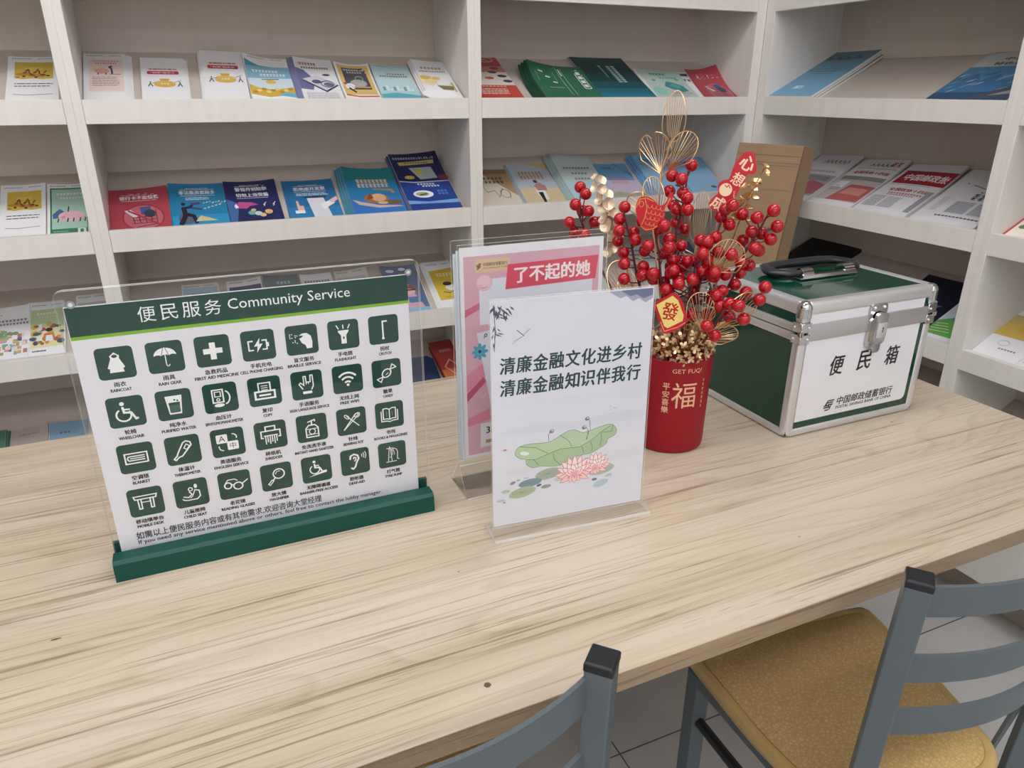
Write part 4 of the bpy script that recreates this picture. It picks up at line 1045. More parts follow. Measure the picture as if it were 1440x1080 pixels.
sprig('champagne gold round leaf sprig at the right in front of the carton', .0, [(.1007, .4352), (.0705, .3417)],
  [(.1010, .4340, 0, .4, .8, .4, .006), (.1030, .4250, 0, .5, .5, .6, .0075), (.0900, .4140, .003, .2, .9, .25, .0115), (.0760, .4060, .0, -.3, .9, .3, .0105), (.0880, .4030, -.004, .4, .85, .3, .0105), (.0790, .3920, .004, -.2, .9, .3, .0120), (.0920, .3900, -.006, .3, .9, .2, .009), (.0700, .3800, .0, -.4, .85, .3, .0110), (.0840, .3770, -.004, .4, .9, .2, .0105), (.0700, .3640, .004, -.1, .92, .3, .0125), (.0830, .3610, .0, .4, .9, .2, .0105), (.0580, .3560, -.004, -.4, .85, .3, .010)], CHAMP, GOLD)
# ------------------------------------------------ ornaments on picks
def ornament(label, name, outline, d, th, face_m, art, stick, tilt=0.0):
    o = empty(name, B3(stick[0], stick[1], d * .4), 0, label, 'ornament'); L = local(o)
    m = MB(); n = len(outline)
    f = lambda u, v, h: L(u, v, d + th / 2 + h)
    vs = [L(p[0], p[1], d + th / 2) for p in outline] + [L(p[0], p[1], d - th / 2) for p in outline]
    m.add(vs, [list(range(n)), list(range(2 * n - 1, n - 1, -1))] + [[i, n + i, n + (i + 1) % n, (i + 1) % n] for i in range(n)], face_m)
    P = Print(step=3e-5); art(P); P.to(m, f)
    m.build('plaque', o)
    MB().tube([L(stick[0], stick[1], d * .4), L(stick[2], stick[3], d - th)], .0012, GOLD, 6).build('stick', o, 60)
    return o
RED_P = mat('red_lacquer_card', '#bb1626', 0.35)
CRM = '#ead3ad'
fish = smooth([(-.0700, .380), (-.0660, .3925), (-.0560, .3945), (-.0455, .3900), (-.0385, .3830), (-.0300, .3870), (-.0260, .3985), (-.0205, .4010), (-.0215, .3905), (-.0290, .3780), (-.0300, .3660), (-.0350, .3570), (-.0440, .3500), (-.0540, .3480), (-.0610, .3540), (-.0670, .3660)], 4)
def fish_art(P):
    G = '#c89b52'
    P.s([(-.0690, .380), (-.065, .391), (-.056, .393), (-.046, .3885)], .0009, G); P.k = 1; P.ring(-.0625, .3845, .003, .004, .0008, G)
    P.k = 1; P.s([(-.058, .392), (-.0545, .380), (-.0565, .366), (-.0605, .356)], .0009, G)
    for i in range(5): 
        for j in range(4):
            x, y = -.0505 + .0058 * i - .0006 * j, .384 - .0078 * j - .0012 * i
            if x < -.0305 - .002 * j: P.k = 1; P.ring(x, y, .0034, .0042, .0006, G, 180, 360, 7)
    for a in (0, .003, -.003): P.k = 1; P.s([(-.030, .379 + a), (-.024 + a * .4, .394)], .0006, G)
    P.k = 1; P.s([(-.062, .3545), (-.054, .3495), (-.044, .3515), (-.0355, .3585)], .0009, G)
ornament('red fish ornament with gold scales in the middle of the bouquet', 'fish_ornament', fish, .062, .003, RED_P, fish_art, (-.01, .142, -.045, .352))
pick = smooth([(.0600, .4385), (.0660, .4475), (.0745, .4530), (.0830, .4490), (.0855, .4400), (.0885, .4300), (.0850, .4230), (.0770, .4220), (.0740, .4110), (.0690, .4040), (.0655, .3930), (.0590, .3880), (.0540, .3800), (.0490, .3710), (.0400, .3700), (.0290, .3790), (.0340, .3900), (.0400, .3960), (.0390, .4060), (.0440, .4130), (.0530, .4160), (.0560, .4270)], 4)
def pick_art(P):
    P.t('心', .0755, .4370, CRM, width=.0200, height=.0200, bold=.03, rot=-.5); P.k = 1
    P.t('想', .0650, .4155, CRM, width=.0165, height=.0175, bold=.02, rot=-.5); P.k = 1
    P.e(.0500, .4010, .0088, .0090, CRM); P.k = 2; P.s([(.048, .4075), (.0515, .4045), (.0535, .4075), (.056, .403)], .0012, '#bb1626'); P.k = 1
    for q in range(4): P.k = 1; P.s([(.0610, .399 - .002 * q), (.0632, .3985 - .0028 * q)], .0007, CRM)
    P.k = 1; P.t('成', .0420, .3820, CRM, width=.0185, height=.0190, bold=.03, rot=-.5)
ornament('slanted red greeting pick with cream characters at the upper right of the bouquet', 'greeting_pick', pick, .012, .003, RED_P, pick_art, (.012, .142, .046, .374))
tagc = (-.0105, .2325)
cs = [(-.0335, .2450), (-.0075, .2625), (.0135, .2200), (-.0165, .2005)]
tg = smooth([(cs[0][0] + .002, cs[0][1] - .012), cs[0], (-.021, .2545), cs[1], (.0045, .2500), (.0110, .2330), cs[2], (.002, .2085), cs[3], (-.0230, .2120)], 4)
def tag_art(P):
    yel = [(-.0315, .2430), (-.0095, .2580), (-.0015, .2520), (.0085, .2300), (.0075, .2215), (-.0130, .2090), (-.0180, .2120)]
    P.poly(yel, '#e8cf78'); P.t('發', -.0112, .2345, '#b01a20', width=.0230, height=.0265, bold=.02, rot=-.12)
    P.k = 1; P.s([(-.0235, .2180), (-.0170, .2040), (.0020, .2120), (.0115, .2195)], .0010, '#eda184')
ornament('red and yellow square tag with one large character above the vase rim', 'lucky_tag', tg, .064, .003, RED_P, tag_art, (.0, .142, -.004, .212))
# ------------------------------------------------ gold hydrangea head on the rim
fl = empty('gold_flower_head', B3(.009, .1640, .018), 0, 'clustered pale gold flower head resting on the vase rim under the tag', 'flower')
PETAL = mat('pale_gold_petal', '#d9bf94', 0.3, 0.75)
pet = MB()
for q in range(4):
    a = q * math.pi / 2; ca, sa = math.cos(a), math.sin(a)
    outl = [(0, 0, .0002), (.0018, .0016, .0006), (.0040, .0018, .0016), (.0054, 0, .0021), (.0040, -.0018, .0016), (.0018, -.0016, .0006)]
    pet.add([(x * ca - y * sa, x * sa + y * ca, z) for x, y, z in outl] + [(x * ca - y * sa, x * sa + y * ca, z - .0004) for x, y, z in outl], [[0, 1, 2, 3, 4, 5], [11, 10, 9, 8, 7, 6]] + [[i, 6 + i, 6 + (i + 1) % 6, (i + 1) % 6] for i in range(6)], PETAL)
pet.sphere((0, 0, .0004), .0010, GOLD, 6, 4)
pet_me = pet.mesh('floret')
stm = MB()
rnd = random.Random(3)
for i in range(98):
    z = 1 - 1.62 * (i + .5) / 98; ph = i * 2.39996; rr = math.sqrt(max(0, 1 - z * z))
    n = Vector((rr * math.cos(ph), rr * math.sin(ph), z))
    p = Vector((n.x * .049, n.y * .049, .010 + n.z * .031))
    p = Vector((0, 0, 0)) + p
    if p.z < -.014: continue
    o = bpy.data.objects.new('floret', pet_me); o.parent = fl; o.location = p
    n2 = (n + Vector((rnd.uniform(-.45, .45), rnd.uniform(-.45, .45), rnd.uniform(-.3, .5)))).normalized()
    o.rotation_euler = (n2.to_track_quat('Z', 'Y') @ Matrix.Rotation(rnd.random() * 3, 3, 'Z').to_quaternion()).to_euler()
    o.scale = [rnd.uniform(1.05, 1.45)] * 3
    C.objects.link(o); stm.tube([(0, 0, -.012), p * .6, p], .0006, CHAMP, 4)
stm.build('stalks', fl)
# ================================================================== cardboard carton leaning in the corner
n_ = Vector((-.9377, -.3474, 0)); e_ = Vector((.3474, -.9377, 0))
TL = Vector((-.1590, -.1330, 1.1326)); CWD, CTH, CLEN = .2045, .076, 1.166
th_ = math.radians(14); dn = n_ * math.sin(th_) - Vector((0, 0, math.cos(th_))); nf = n_ * math.cos(th_) + Vector((0, 0, math.sin(th_)))
bot = TL + dn * CLEN
Mc = Matrix(((e_.x, -nf.x, -dn.x, bot.x), (e_.y, -nf.y, -dn.y, bot.y), (e_.z, -nf.z, -dn.z, bot.z), (0, 0, 0, 1)))
zsh = -min((Mc @ Vector((x, y, 0))).z for x in (0, CWD) for y in (0, CTH)) + .0005
ct = empty('carton', (bot.x, bot.y, 0), 0, 'tall brown cardboard carton leaning upright in the corner behind the berries', 'carton')
Ml = Matrix.Translation(-Vector((bot.x, bot.y, 0))) @ Matrix.Translation((0, 0, zsh)) @ Mc
TOPZ = CLEN - zsh / math.cos(th_)
m = MB(); m.box((0, 0, 0), (CWD, CTH, TOPZ), CARD, .0016, 2, M=Ml)
m.build('carton_body', ct)
m = MB()
for z in (TOPZ - .032, TOPZ - .052, TOPZ - .060): m.box((.001, -.0006, z), (CWD - .001, -.0002, z + .0008), CARD_DARK, M=Ml)
m.box((CWD - .0004, -.0012, .004), (CWD + .0010, .0022, TOPZ - .002), CARD_DARK, M=Ml)
m.build('creases', ct)
MB().box((.002, -.0007, TOPZ - .128), (CWD - .01, -.0003, TOPZ - .080), TAPE, M=Ml).build('tape', ct)['label'] = 'glossy clear packing tape'
m = MB()
for q in range(7): m.box((.142 + .0045 * q, -.0009, TOPZ - .262), (.1445 + .0045 * q, -.0004, TOPZ - .236), ink('#4c545c'), M=Ml)
m.box((.142, -.0009, TOPZ - .270), (.172, -.0004, TOPZ - .266), ink('#4c545c'), M=Ml)
m.build('printed_mark', ct)['label'] = 'small dark printed mark'
# ================================================================== chairs
def make_chair():
    t = empty('dining_chair')
    zt = .826; ph = .15; hw = .0128; rot = math.radians(-48)
    def post(x, s, name):
        m = MB(); ca, sa = math.cos(rot if s < 0 else rot), math.sin(rot)
        def sec(cx, cy, z, k=1.0): return [(cx + k * hw * (ca * a - sa * b), cy + k * hw * (sa * a + ca * b), z) for a, b in ((-1, -1.05), (1, -1.05), (1, 1.05), (-1, 1.05))]
        lv = [(0, .010, 0), (0, .004, .44), (0, -.008, zt - .008)]
        vs = []; 
        for dx, dy, z in lv: vs += sec(x + dx, dy, z)
        fs = [[i * 4 + k, i * 4 + (k + 1) % 4, i * 4 + 4 + (k + 1) % 4, i * 4 + 4 + k] for i in range(2) for k in range(4)] + [[3, 2, 1, 0], [8, 9, 10, 11]]
        m.add(vs, fs, CHAIR_BLUE); p = m.build('post', t)
        md = p.modifiers.new('edges', 'BEVEL'); md.width = .002; md.segments = 2; md.limit_method = 'ANGLE'
        c = MB(); b = sec(x, -.008, zt - .0085, 1.04) + sec(x, -.0082, zt - .0005, 1.04) + sec(x, -.0082, zt + .0010, .92)
        c.add(b, [[3, 2, 1, 0], [8, 9, 10, 11]] + [[i * 4 + k, i * 4 + (k + 1) % 4, i * 4 + 4 + (k + 1) % 4, i * 4 + 4 + k] for i in range(2) for k in range(4)], CAP_BLACK)
        cp = c.build('cap', p); cp['label'] = 'black plastic cap'
        md = cp.modifiers.new('edges', 'BEVEL'); md.width = .0025; md.segments = 2; md.limit_method = 'ANGLE'
        f = MB(); f.box((x - .0135, -.004, 0), (x + .0135, .024, .012), CAP_BLACK, .002); f.build('foot_cap', p)
    post(-ph, -1, 'post'); post(ph, 1, 'post')
    for z1, hh, yo in ((.810, .038, -.007), (.718, .037, -.005), (.640, .037, -.003)):
        pts = []
        for i in range(17):
            s = -1 + 2 * i / 16; pts.append((ph * s * .965, yo - .034 * (1 - s * s) + .004))
        m = MB(); m.strip(pts, (z1 - hh, z1), .0045, CHAIR_BLUE); m.build('back_rail', t, 40)
    seat = [(-.176, .338, .022), (.178, .304, .022), (.148, .110, .055), (.112, -.012, .05), (-.150, -.020, .05), (-.180, .12, .06)]
    pts = []; N = len(seat)
    for i in range(N):
        p = Vector(seat[i][:2]); a_ = (Vector(seat[i - 1][:2]) - p).normalized(); b_ = (Vector(seat[(i + 1) % N][:2]) - p).normalized(); r_ = seat[i][2]
        for k in range(9):
            u = k / 8; pts.append((p + a_ * r_) * (1 - u) ** 2 + p * 2 * u * (1 - u) + (p + b_ * r_) * u * u)
    c = Vector((0, .155)); n = len(pts)
    def ringz(k, z): return [((c + (p - c) * k).x, (c + (p - c) * k).y, z) for p in pts]
    m = MB(); rings = [ringz(.955, .436), ringz(.995, .442), ringz(1.0, .452), ringz(.985, .4592), ringz(.94, .4605), ringz(.915, .4585)]
    for i in range(len(rings) - 1):
        m.add(rings[i] + rings[i + 1], [[k, (k + 1) % n, n + (k + 1) % n, n + k] for k in range(n)], LEATHER_EDGE)
    m.add(rings[0], [list(range(n))[::-1]], LEATHER_EDGE)
    rim = m.build('seat', t, 60); rim['label'] = 'smooth tan seat rim'
    m = MB(); rg = [ringz(.913, .4588), ringz(.88, .4612), ringz(.70, .4622), ringz(.35, .4600)]
    for i in range(3): m.add(rg[i] + rg[i + 1], [[k, (k + 1) % n, n + (k + 1) % n, n + k] for k in range(n)], LEATHER)
    m.add(rg[3], [list(range(n))], LEATHER); m.build('seat_pad', rim, 60)['label'] = 'grained tan leatherette pad'
    fr = MB()
    loop = [(-.160, .300), (.155, .280), (.120, .03), (-.150, .04)]
    for i in range(4):
        a, b = Vector(loop[i]), Vector(loop[(i + 1) % 4]); fr.strip([tuple(a), tuple((a + b) / 2), tuple(b)], (.410, .4355), .018, CHAIR_BLUE)
    fr.build('seat_frame', t)
    for x, y in ((-.157, .298), (.153, .278)):
        m = MB(); m.box((x - .0135, y - .0135, 0.008), (x + .0135, y + .0135, .43), CHAIR_BLUE, .002, 2); lg = m.build('leg', t)
        MB().box((x - .0145, y - .0145, 0), (x + .0145, y + .0145, .010), CAP_BLACK, .002).build('foot_cap', lg)
    for a, b in (((-.157, .290, .335), (-.15, .02, .335)), ((.153, .27, .335), (.15, .02, .335)), ((-.155, .16, .18), (.152, .15, .18))):
        MB().tube([a, b], .0085, BLACK, 8).build('stretcher', t, 40)['label'] = 'black tubular stretcher'
    MB().strip([(.118, .022), (.148, .010)], [(.428, .452), (.575, .610)], .006, CHAIR_BLUE).build('brace', t)
    return t
ch = make_chair()
ch.location = (-.9450, -1.5745, 0); ch.rotation_euler = (0, 0, math.radians(-3.0))
tag(ch, 'grey-blue metal chair with tan seat pushed under the right half of the table', 'chair', 'chairs along the near side of the table')
ch2 = copy_tree(ch); ch2.location = (-1.5965, -1.5385, 0); ch2.rotation_euler = (0, 0, math.radians(1.5))
tag(ch2, 'grey-blue metal chair at the bottom centre, showing one capped post and a rail', 'chair', 'chairs along the near side of the table')
# ================================================================== leaflets, booklets and newspapers
AL = math.atan2(.126, .2565)
def place(side, lev, s, t, h, rot):
    ca, sa = math.cos(AL), math.sin(AL); z0 = LEV[lev] - .018
    if side == 'b': O = Vector((s, .0185, z0)); ex = Vector((1, 0, 0)); et = Vector((0, ca, sa)); n = Vector((0, -sa, ca))
    else: O = Vector((.0185, -s, z0)); ex = Vector((0, -1, 0)); et = Vector((ca, 0, sa)); n = Vector((-sa, 0, ca))
    p = O + et * t + n * h
    M = Matrix(((ex.x, et.x, n.x, p.x), (ex.y, et.y, n.y, p.y), (ex.z, et.z, n.z, p.z), (0, 0, 0, 1)))
    return M @ Matrix.Rotation(math.radians(rot), 4, 'Z')
def sheet_mesh(name, w, l, thk, curl, cover, art=None, edge=PAPER, bulge=0.0):
    cl, cr = curl
    def f(u, v, h):
        t, s = max(0.0, (v / l - .35) / .65), u / w
        return (u, v, h + t * t * (cl * (1 - s) ** 2 + cr * s * s) + bulge * 4 * s * (1 - s))
    mb = MB(); nu, nv = 8, 12
    us = [w * i / nu for i in range(nu + 1)]; vs_ = [l * j / nv for j in range(nv + 1)]
    top = [f(u, v, 0) for v in vs_ for u in us]; bot = [f(u, v, -thk) for v in vs_ for u in us]
    fc = [[j * (nu + 1) + i, j * (nu + 1) + i + 1, (j + 1) * (nu + 1) + i + 1, (j + 1) * (nu + 1) + i] for j in range(nv) for i in range(nu)]
    mb.add(top, fc, ink(cover, .15) if isinstance(cover, str) else cover)
    mb.add(bot, [q[::-1] for q in fc], edge)
    N = len(top); b = [i for i in range(nu + 1)] + [j * (nu + 1) + nu for j in range(1, nv + 1)] + [nv * (nu + 1) + i for i in range(nu - 1, -1, -1)] + [j * (nu + 1) for j in range(nv - 1, 0, -1)]
    mb.add(top + bot, [[b[k], N + b[k], N + b[(k + 1) % len(b)], b[(k + 1) % len(b)]] for k in range(len(b))], edge)
    if art:
        P = Print(); P.lift = 1.5e-4; P.fine = 1e-6; P.tier = 5e-5; P.veil = .15; P.frame(0, 0, w, l); art(P)
        P.to(mb, f, (us[1:-1], vs_[1:-1]))
    return mb.mesh(name, 50)
NICK = {
 'white leaflet with yellow tree picture on the upper': 'yellow tree leaflet on the upper shelf at far left',
 'white leaflet with yellow tree picture at the left': 'yellow tree leaflet beside the green piggy bank leaflet',
 'white booklet with a crowded town': 'crowded town booklet at the left photo edge',
 'yellow-green garden': 'yellow-green garden leaflet left of the clear sign',
 'dark green booklet at': 'dark green booklet at the left table edge',
 'light blue leaflet low': 'light blue leaflet low beside the sign',
 'white leaflet with pink panel': 'pink panel pig leaflet on the upper shelf',
 'white money bag leaflet lying': 'flat money bag leaflet on the upper shelf',
 'white money bag leaflet with a crease': 'creased money bag leaflet on the upper shelf',
 'blue leaflet with golden': 'blue golden coins leaflet on the upper shelf',
 'white leaflet with a purple': 'purple phone leaflet on the upper shelf',
 'yellow framed': 'yellow framed blackboard leaflet on the upper shelf',
 'pale teal leaflet': 'pale teal skyline leaflet on the upper shelf',
 'white booklet with golden coins': 'golden coins booklet beside the upright',
 'red square': 'red square shopping cart booklet', 'bright blue square': 'bright blue square coin booklet',
 'navy square': 'navy square pink hand booklet', 'blue square booklet': 'blue square white paper booklet',
 'blue and teal booklet': 'blue and teal brown fish booklet', 'tall navy': 'tall navy booklet',
 'white leaflet with a dark blue panel': 'dark blue panel leaflet above the service sign',
 'white leaflet next to': 'white leaflet next to the child poster',
 'blue and pink leaflet': 'blue and pink child poster', 'white-bordered yellow': 'white-bordered yellow running figure leaflet',
 'red and orange booklet': 'red and orange booklet beside the pink poster', 'dark blue booklet low': 'dark blue booklet low on the shelf',
 'green landscape pad': 'green landscape pad', 'large dark teal': 'large dark teal booklet', 'pale mint': 'pale mint leaflet',
 'red leaflet with a lifted': 'red leaflet near the room corner', 'grey and gold': 'grey and gold walking figure booklet',
 'pale grey-green booklet': 'pale grey-green booklet', 'blue and pink booklet': 'blue and pink booklet behind the cream sprig',
 'light blue booklet on a thick': 'light blue booklet behind the gold leaves', 'light blue booklet nearest': 'light blue booklet nearest the room corner',
 'pale booklet low': 'pale booklet low behind the left berries', 'blue-headed': 'blue-headed booklet behind the berries',
 'grey-green printed': 'grey-green booklet between the berry stems', 'blue booklet glimpsed': 'blue booklet under the berries near the corner',
 'blue book with': 'blue book with handwritten title', 'white and yellow leaflet with an': 'outstretched hand leaflet at the right edge',
 'pale grey leaflet right': 'pale grey leaflet at the right edge'}
ORD = ['first', 'second', 'third', 'fourth', 'fifth', 'sixth', 'seventh']
def nick_of(label):
    for k, v in NICK.items():
        if label.startswith(k): return v
    return label
def leaflet(kind, side, lev, s, w, l, label, art, cover='#e9e9ea', rot=0, n=0, spread=(-.003, .0), curl=(0, 0), thk=.0012, t=.006, group=None, under=None, edge=PAPER, cat=None, hadd=0.0, bulge=0.0, nick=None):
    """one sheet or booklet on a sloped shelf, with n more of its pile lying under it"""
    h0 = .0006 + hadd
    nick = nick or nick_of(label)
    if n:
        me = sheet_mesh(kind, w, l, thk * .96, curl, under or cover, None, edge, bulge)
        for k in range(n):
            o = bpy.data.objects.new(kind, me); C.objects.link(o)
            q = n - k
            o.matrix_world = place(side, lev, s + spread[0] * q, t + spread[1] * q, h0 + thk * (k + 1), rot + (((k * 53) % 7) - 3) * .25)
            tag(o, (ORD[n - 1 - k] + ' copy down' if n > 1 else 'copy lying') + ' under the ' + nick, cat or kind.split('_')[-1], group or ('pile of the ' + (nick or label)))
    o = bpy.data.objects.new(kind, sheet_mesh(kind, w, l, thk * .96, curl, cover, art, edge, bulge)); C.objects.link(o)
    o.matrix_world = place(side, lev, s, t, h0 + thk * (n + 1), rot)
    tag(o, label, cat or kind.split('_')[-1], group or ('pile of the ' + (nick or label) if n else None))
    return o
K = '#2b2c33'
def bankhead(P, v=.955):
    P.k = 2; P.e(.10, v, .018, .008, K, 8); P.k = 2; P.blk(.30, v, .34, 10, .014, K); P.k = 2; P.blk(.75, v, .30, 6, .012, K)
def yellow_plant(P):
    bankhead(P); P.k = 1; P.poly([(.14, .55), (.3, .53), (.5, .545), (.7, .53), (.9, .55), (.9, .88), (.14, .88)], '#d9b63c')
    for a, b, c in (((.2, .6), (.5, .66), '#b98a2c'), ((.4, .58), (.8, .64), '#c0833a'), ((.2, .72), (.85, .78), '#e0c35c')): P.k = 2; P.e((a[0] + b[0]) / 2, (a[1] + b[1]) / 2, .2, .03, c)
    for q in range(11): P.k = 4; P.e(.34 + .04 * q, .66 + .05 * math.sin(q * 1.3), .045, .018, '#6e4426' if q % 2 else '#8f5b30', rot=q * 40)
    for q in range(6): P.k = 5; P.e(.2 + .12 * q, .57 + .015 * (q % 3), .035, .016, '#4a3a1c' if q % 2 else '#c37b3e')
    P.k = 2; P.rows(.14, .9, .46, .36, 2, '#55504e', .3)
    P.k = 2; P.s([(.12, .22), (.4, .205), (.88, .225)], .008, '#6b6f78')
def pink_pig(P):
    bankhead(P, .96); P.k = 1; P.r(.12, .23, .92, .90, '#eedad3'); P.k = 2; P.r(.14, .25, .90, .88, '#ecd4cc')
    P.blk(.52, .845, .62, 9, .022, '#c0505a'); P.k = 3; P.blk(.52, .80, .52, 9, .024, '#b44850')
    P.k = 3; P.e(.42, .64, .17, .055, '#e6a19d'); P.k = 4; P.e(.42, .69, .06, .025, '#e5c06a'); P.k = 4; P.poly([(.22, .66), (.28, .68), (.27, .64)], '#e6a19d')
    for x in (.32, .5): P.k = 4; P.r(x, .565, x + .03, .6, '#3b2a2a')
    P.k = 5; P.s([(.66, .58), (.64, .69), (.58, .73)], .04, '#34333c'); P.k = 5; P.e(.64, .735, .03, .014, '#34333c'); P.k = 3; P.s([(.6, .575), (.86, .575)], .01, '#5a4b48')
    P.k = 3; P.rows(.2, .84, .53, .33, 6, '#6d6462', .3, .15)
def money_bag(P):
    P.t('金融知识普及', .5, .74, '#c62f42', width=.66, height=.032, bold=.04); P.k = 1
    P.rr(.14, .625, .86, .695, .03, '#c32440'); P.k = 2; P.t('“利率”知多少', .5, .66, '#f6e9ea', width=.56, height=.030, bold=.03); P.k = 1
    P.e(.52, .42, .24, .07, '#e2bb52'); P.k = 2; P.e(.52, .40, .24, .055, '#ddb24a'); P.k = 2; P.poly([(.44, .48), (.6, .48), (.64, .53), (.4, .53)], '#d5a53c'); P.k = 3; P.blk(.52, .42, .2, 3, .03, '#f4e4b4')
    for x in (.20, .86): P.k = 3; P.s([(x - .05, .36), (x, .43), (x + .05, .36)], .022, '#33363f'); P.k = 3; P.e(x, .455, .022, .01, '#33363f')
    P.k = 3; P.s([(.24, .43), (.34, .45)], .012, '#9a8a60'); P.k = 3; P.s([(.74, .45), (.9, .5)], .012, '#9a8a60')
def blue_gold(P):
    P.r(0, 0, 1, .80, '#7fb7d6'); P.k = 2; P.r(0, 0, 1, .55, '#cfe0ea'); P.k = 1; P.poly([(0, .92), (.3, .82), (1, .78), (1, .8), (0, .8)], '#4aa0b8')
    P.k = 3; P.blk(.42, .70, .6, 8, .05, '#f2f5f8'); P.k = 4; P.blk(.58, .62, .6, 8, .05, '#eef3f6')
    P.k = 4; P.e(.5, .47, .12, .045, '#e1bf4e'); P.k = 5; P.s([(.3, .52), (.7, .53)], .02, '#7b6a34')
    P.k = 4; P.poly([(0, .42), (.2, .34), (.5, .3), (.8, .33), (1, .36), (1, .12), (0, .1)], '#d9b13c')
    for q in range(9): P.k = 5; P.e(.1 + .1 * q, .25 + .03 * (q % 3), .06, .028, '#ecd57e' if q % 2 else '#b98d2b')
    P.k = 6; P.poly([(.5, .1), (.75, .24), (1, .22), (1, .1)], '#62b6c9'); P.k = 7; P.poly([(0, .2), (.4, .13), (.7, .16), (1, .12), (1, 0), (0, 0)], '#eef2f3'); bankhead(P, .965)
def purple_phone(P):
    P.poly([(0, .30), (.3, .27), (.42, .5), (.2, .72), (0, .78)], '#6d6fa6'); P.k = 1; P.r(.08, .83, .56, .90, '#dcc8cf')
    P.k = 2; P.blk(.34, .866, .44, 6, .05, '#c04050'); P.k = 2; P.blk(.5, .775, .72, 11, .04, K)
    P.k = 2; P.poly([(.08, .50), (.62, .22), (.98, .38), (.5, .6)], '#3c3f58'); P.k = 3; P.poly([(.1, .52), (.62, .26), (.95, .40), (.5, .6)], '#cfd0e0')
    P.k = 4; P.e(.44, .46, .12, .045, '#575a7c'); P.k = 4; P.e(.72, .40, .12, .045, '#6a6c92'); P.k = 4; P.ring(.70, .41, .16, .07, .02, '#44465f'); P.k = 4; P.e(.74, .62, .1, .025, '#4a4c60')
    P.k = 2; P.rows(.1, .92, .22, .08, 6, '#a9abb6', .35)
def yellow_frame(P):
    P.r(.05, .1, .95, .96, '#e2b964'); P.k = 2; P.poly([(.16, .36), (.84, .36), (.84, .9), (.16, .9)], '#4b4b55')
    P.k = 3; P.blk(.5, .85, .6, 8, .035, '#d9d4c4'); P.k = 3; P.blk(.5, .79, .45, 6, .035, '#cfc9b8')
    P.k = 3; P.e(.52, .52, .24, .10, '#a9aaa8'); P.k = 4; P.ring(.58, .64, .11, .06, .02, '#90a878'); P.k = 4; P.e(.25, .44, .14, .08, '#e4e2e4'); P.k = 5; P.e(.14, .52, .05, .03, '#c0463c'); P.k = 5; P.s([(.2, .4), (.36, .28)], .05, '#35363e')
    P.k = 5; P.e(.6, .42, .3, .02, '#c9a24c'); P.k = 3; P.r(.0, 0, 1, .22, '#efeae0'); P.k = 4; P.poly([(.06, .2), (.4, .155), (.96, .165), (.96, .2), (.4, .19), (.06, .235)], '#c9534a')
def teal_city(P):
    bankhead(P, .965); P.k = 1; P.blk(.58, .76, .5, 7, .035, '#b33a4c'); P.k = 1; P.blk(.5, .70, .74, 12, .035, '#3b4f66')
    P.k = 1; P.r(0, .0, 1, .26, '#7cc3d0'); P.k = 2; P.poly([(0, .3), (.3, .34), (.6, .28), (1, .33), (1, .2), (0, .2)], '#a8d6de')
    for q in range(9): P.k = 3; P.r(.1 + .09 * q, .32, .16 + .09 * q, .42 + .05 * math.sin(q * 2.1), '#d8ecf2' if q % 3 else '#6f93a5')
    P.k = 4; P.poly([(0, .22), (.4, .27), (1, .2), (1, .13), (0, .13)], '#55aebf')
def white_gold(P):
    P.blk(.5, .80, .66, 6, .055, '#8d7d62'); P.k = 1; P.blk(.5, .715, .8, 12, .03, '#9c3f49')
    P.k = 1; P.poly([(0, .62), (.4, .6), (.55, .48), (.3, .34), (0, .42)], '#ead9a8'); P.k = 2; P.e(.2, .56, .16, .05, '#d9b24a'); P.k = 2; P.e(.5, .54, .13, .04, '#dfbf62'); P.k = 3; P.e(.32, .45, .2, .05, '#e5cf92')
    P.k = 3; P.e(.66, .40, .24, .085, '#d9d8d6'); P.k = 4; P.e(.66, .42, .2, .06, '#eceae6'); P.k = 4; P.poly([(.42, .36), (.9, .34), (.86, .24), (.56, .25)], '#7f7448'); P.k = 5; P.r(.88, .2, .93, .44, '#c9a64c')
    P.k = 6; P.e(.35, .14, .5, .12, '#efefee')
def cover_band(P, lines, v0=.80, dv=.115):
    P.k = 2; P.s([(.2, v0 + .085), (.82, v0 + .085)], .008, '#e9eaf2'); P.k = 2; P.rows(.3, .72, v0 + .12, v0 + .10, 1, '#e0e2ee', .5)
    for i, s in enumerate(lines): P.k = 2; P.t(s, .5, v0 - dv * i + .02, '#f1f1f6', width=.66 if len(s) > 6 else .62, height=.085, bold=.03)
    P.k = 2; e_ = v0 - dv * (len(lines) - 1); P.s([(.2, e_ - .05), (.82, e_ - .05)], .008, '#e9eaf2'); return e_
def red_card(P):
    P.r(0, 0, 1, 1, '#b8404d'); P.k = 2; cover_band(P, ['银行卡不能租售'], .77); P.k = 2
    P.e(.55, .34, .33, .27, '#c6626b'); P.k = 3; P.ring(.55, .34, .34, .28, .025, '#a5303f')
    P.k = 4; P.poly([(.24, .50), (.34, .52), (.48, .38), (.40, .33)], '#d8d8da'); P.k = 4; P.poly([(.52, .40), (.68, .42), (.68, .58), (.50, .57)], '#3c5796'); P.k = 5; P.e(.66, .42, .10, .09, '#39404e')
    for q in range(4): P.k = 6; P.s([(.38 + .1 * q, .34), (.40 + .1 * q, .2)], .014, '#2f343c')
    for y in (.34, .27, .2): P.k = 6; P.s([(.36, y), (.76, y + .02)], .012, '#2f343c')
    P.k = 6; P.s([(.76, .52), (.78, .18), (.42, .12)], .012, '#2f343c'); P.k = 7; P.s([(.30, .50), (.80, .16)], .035, '#b23444')
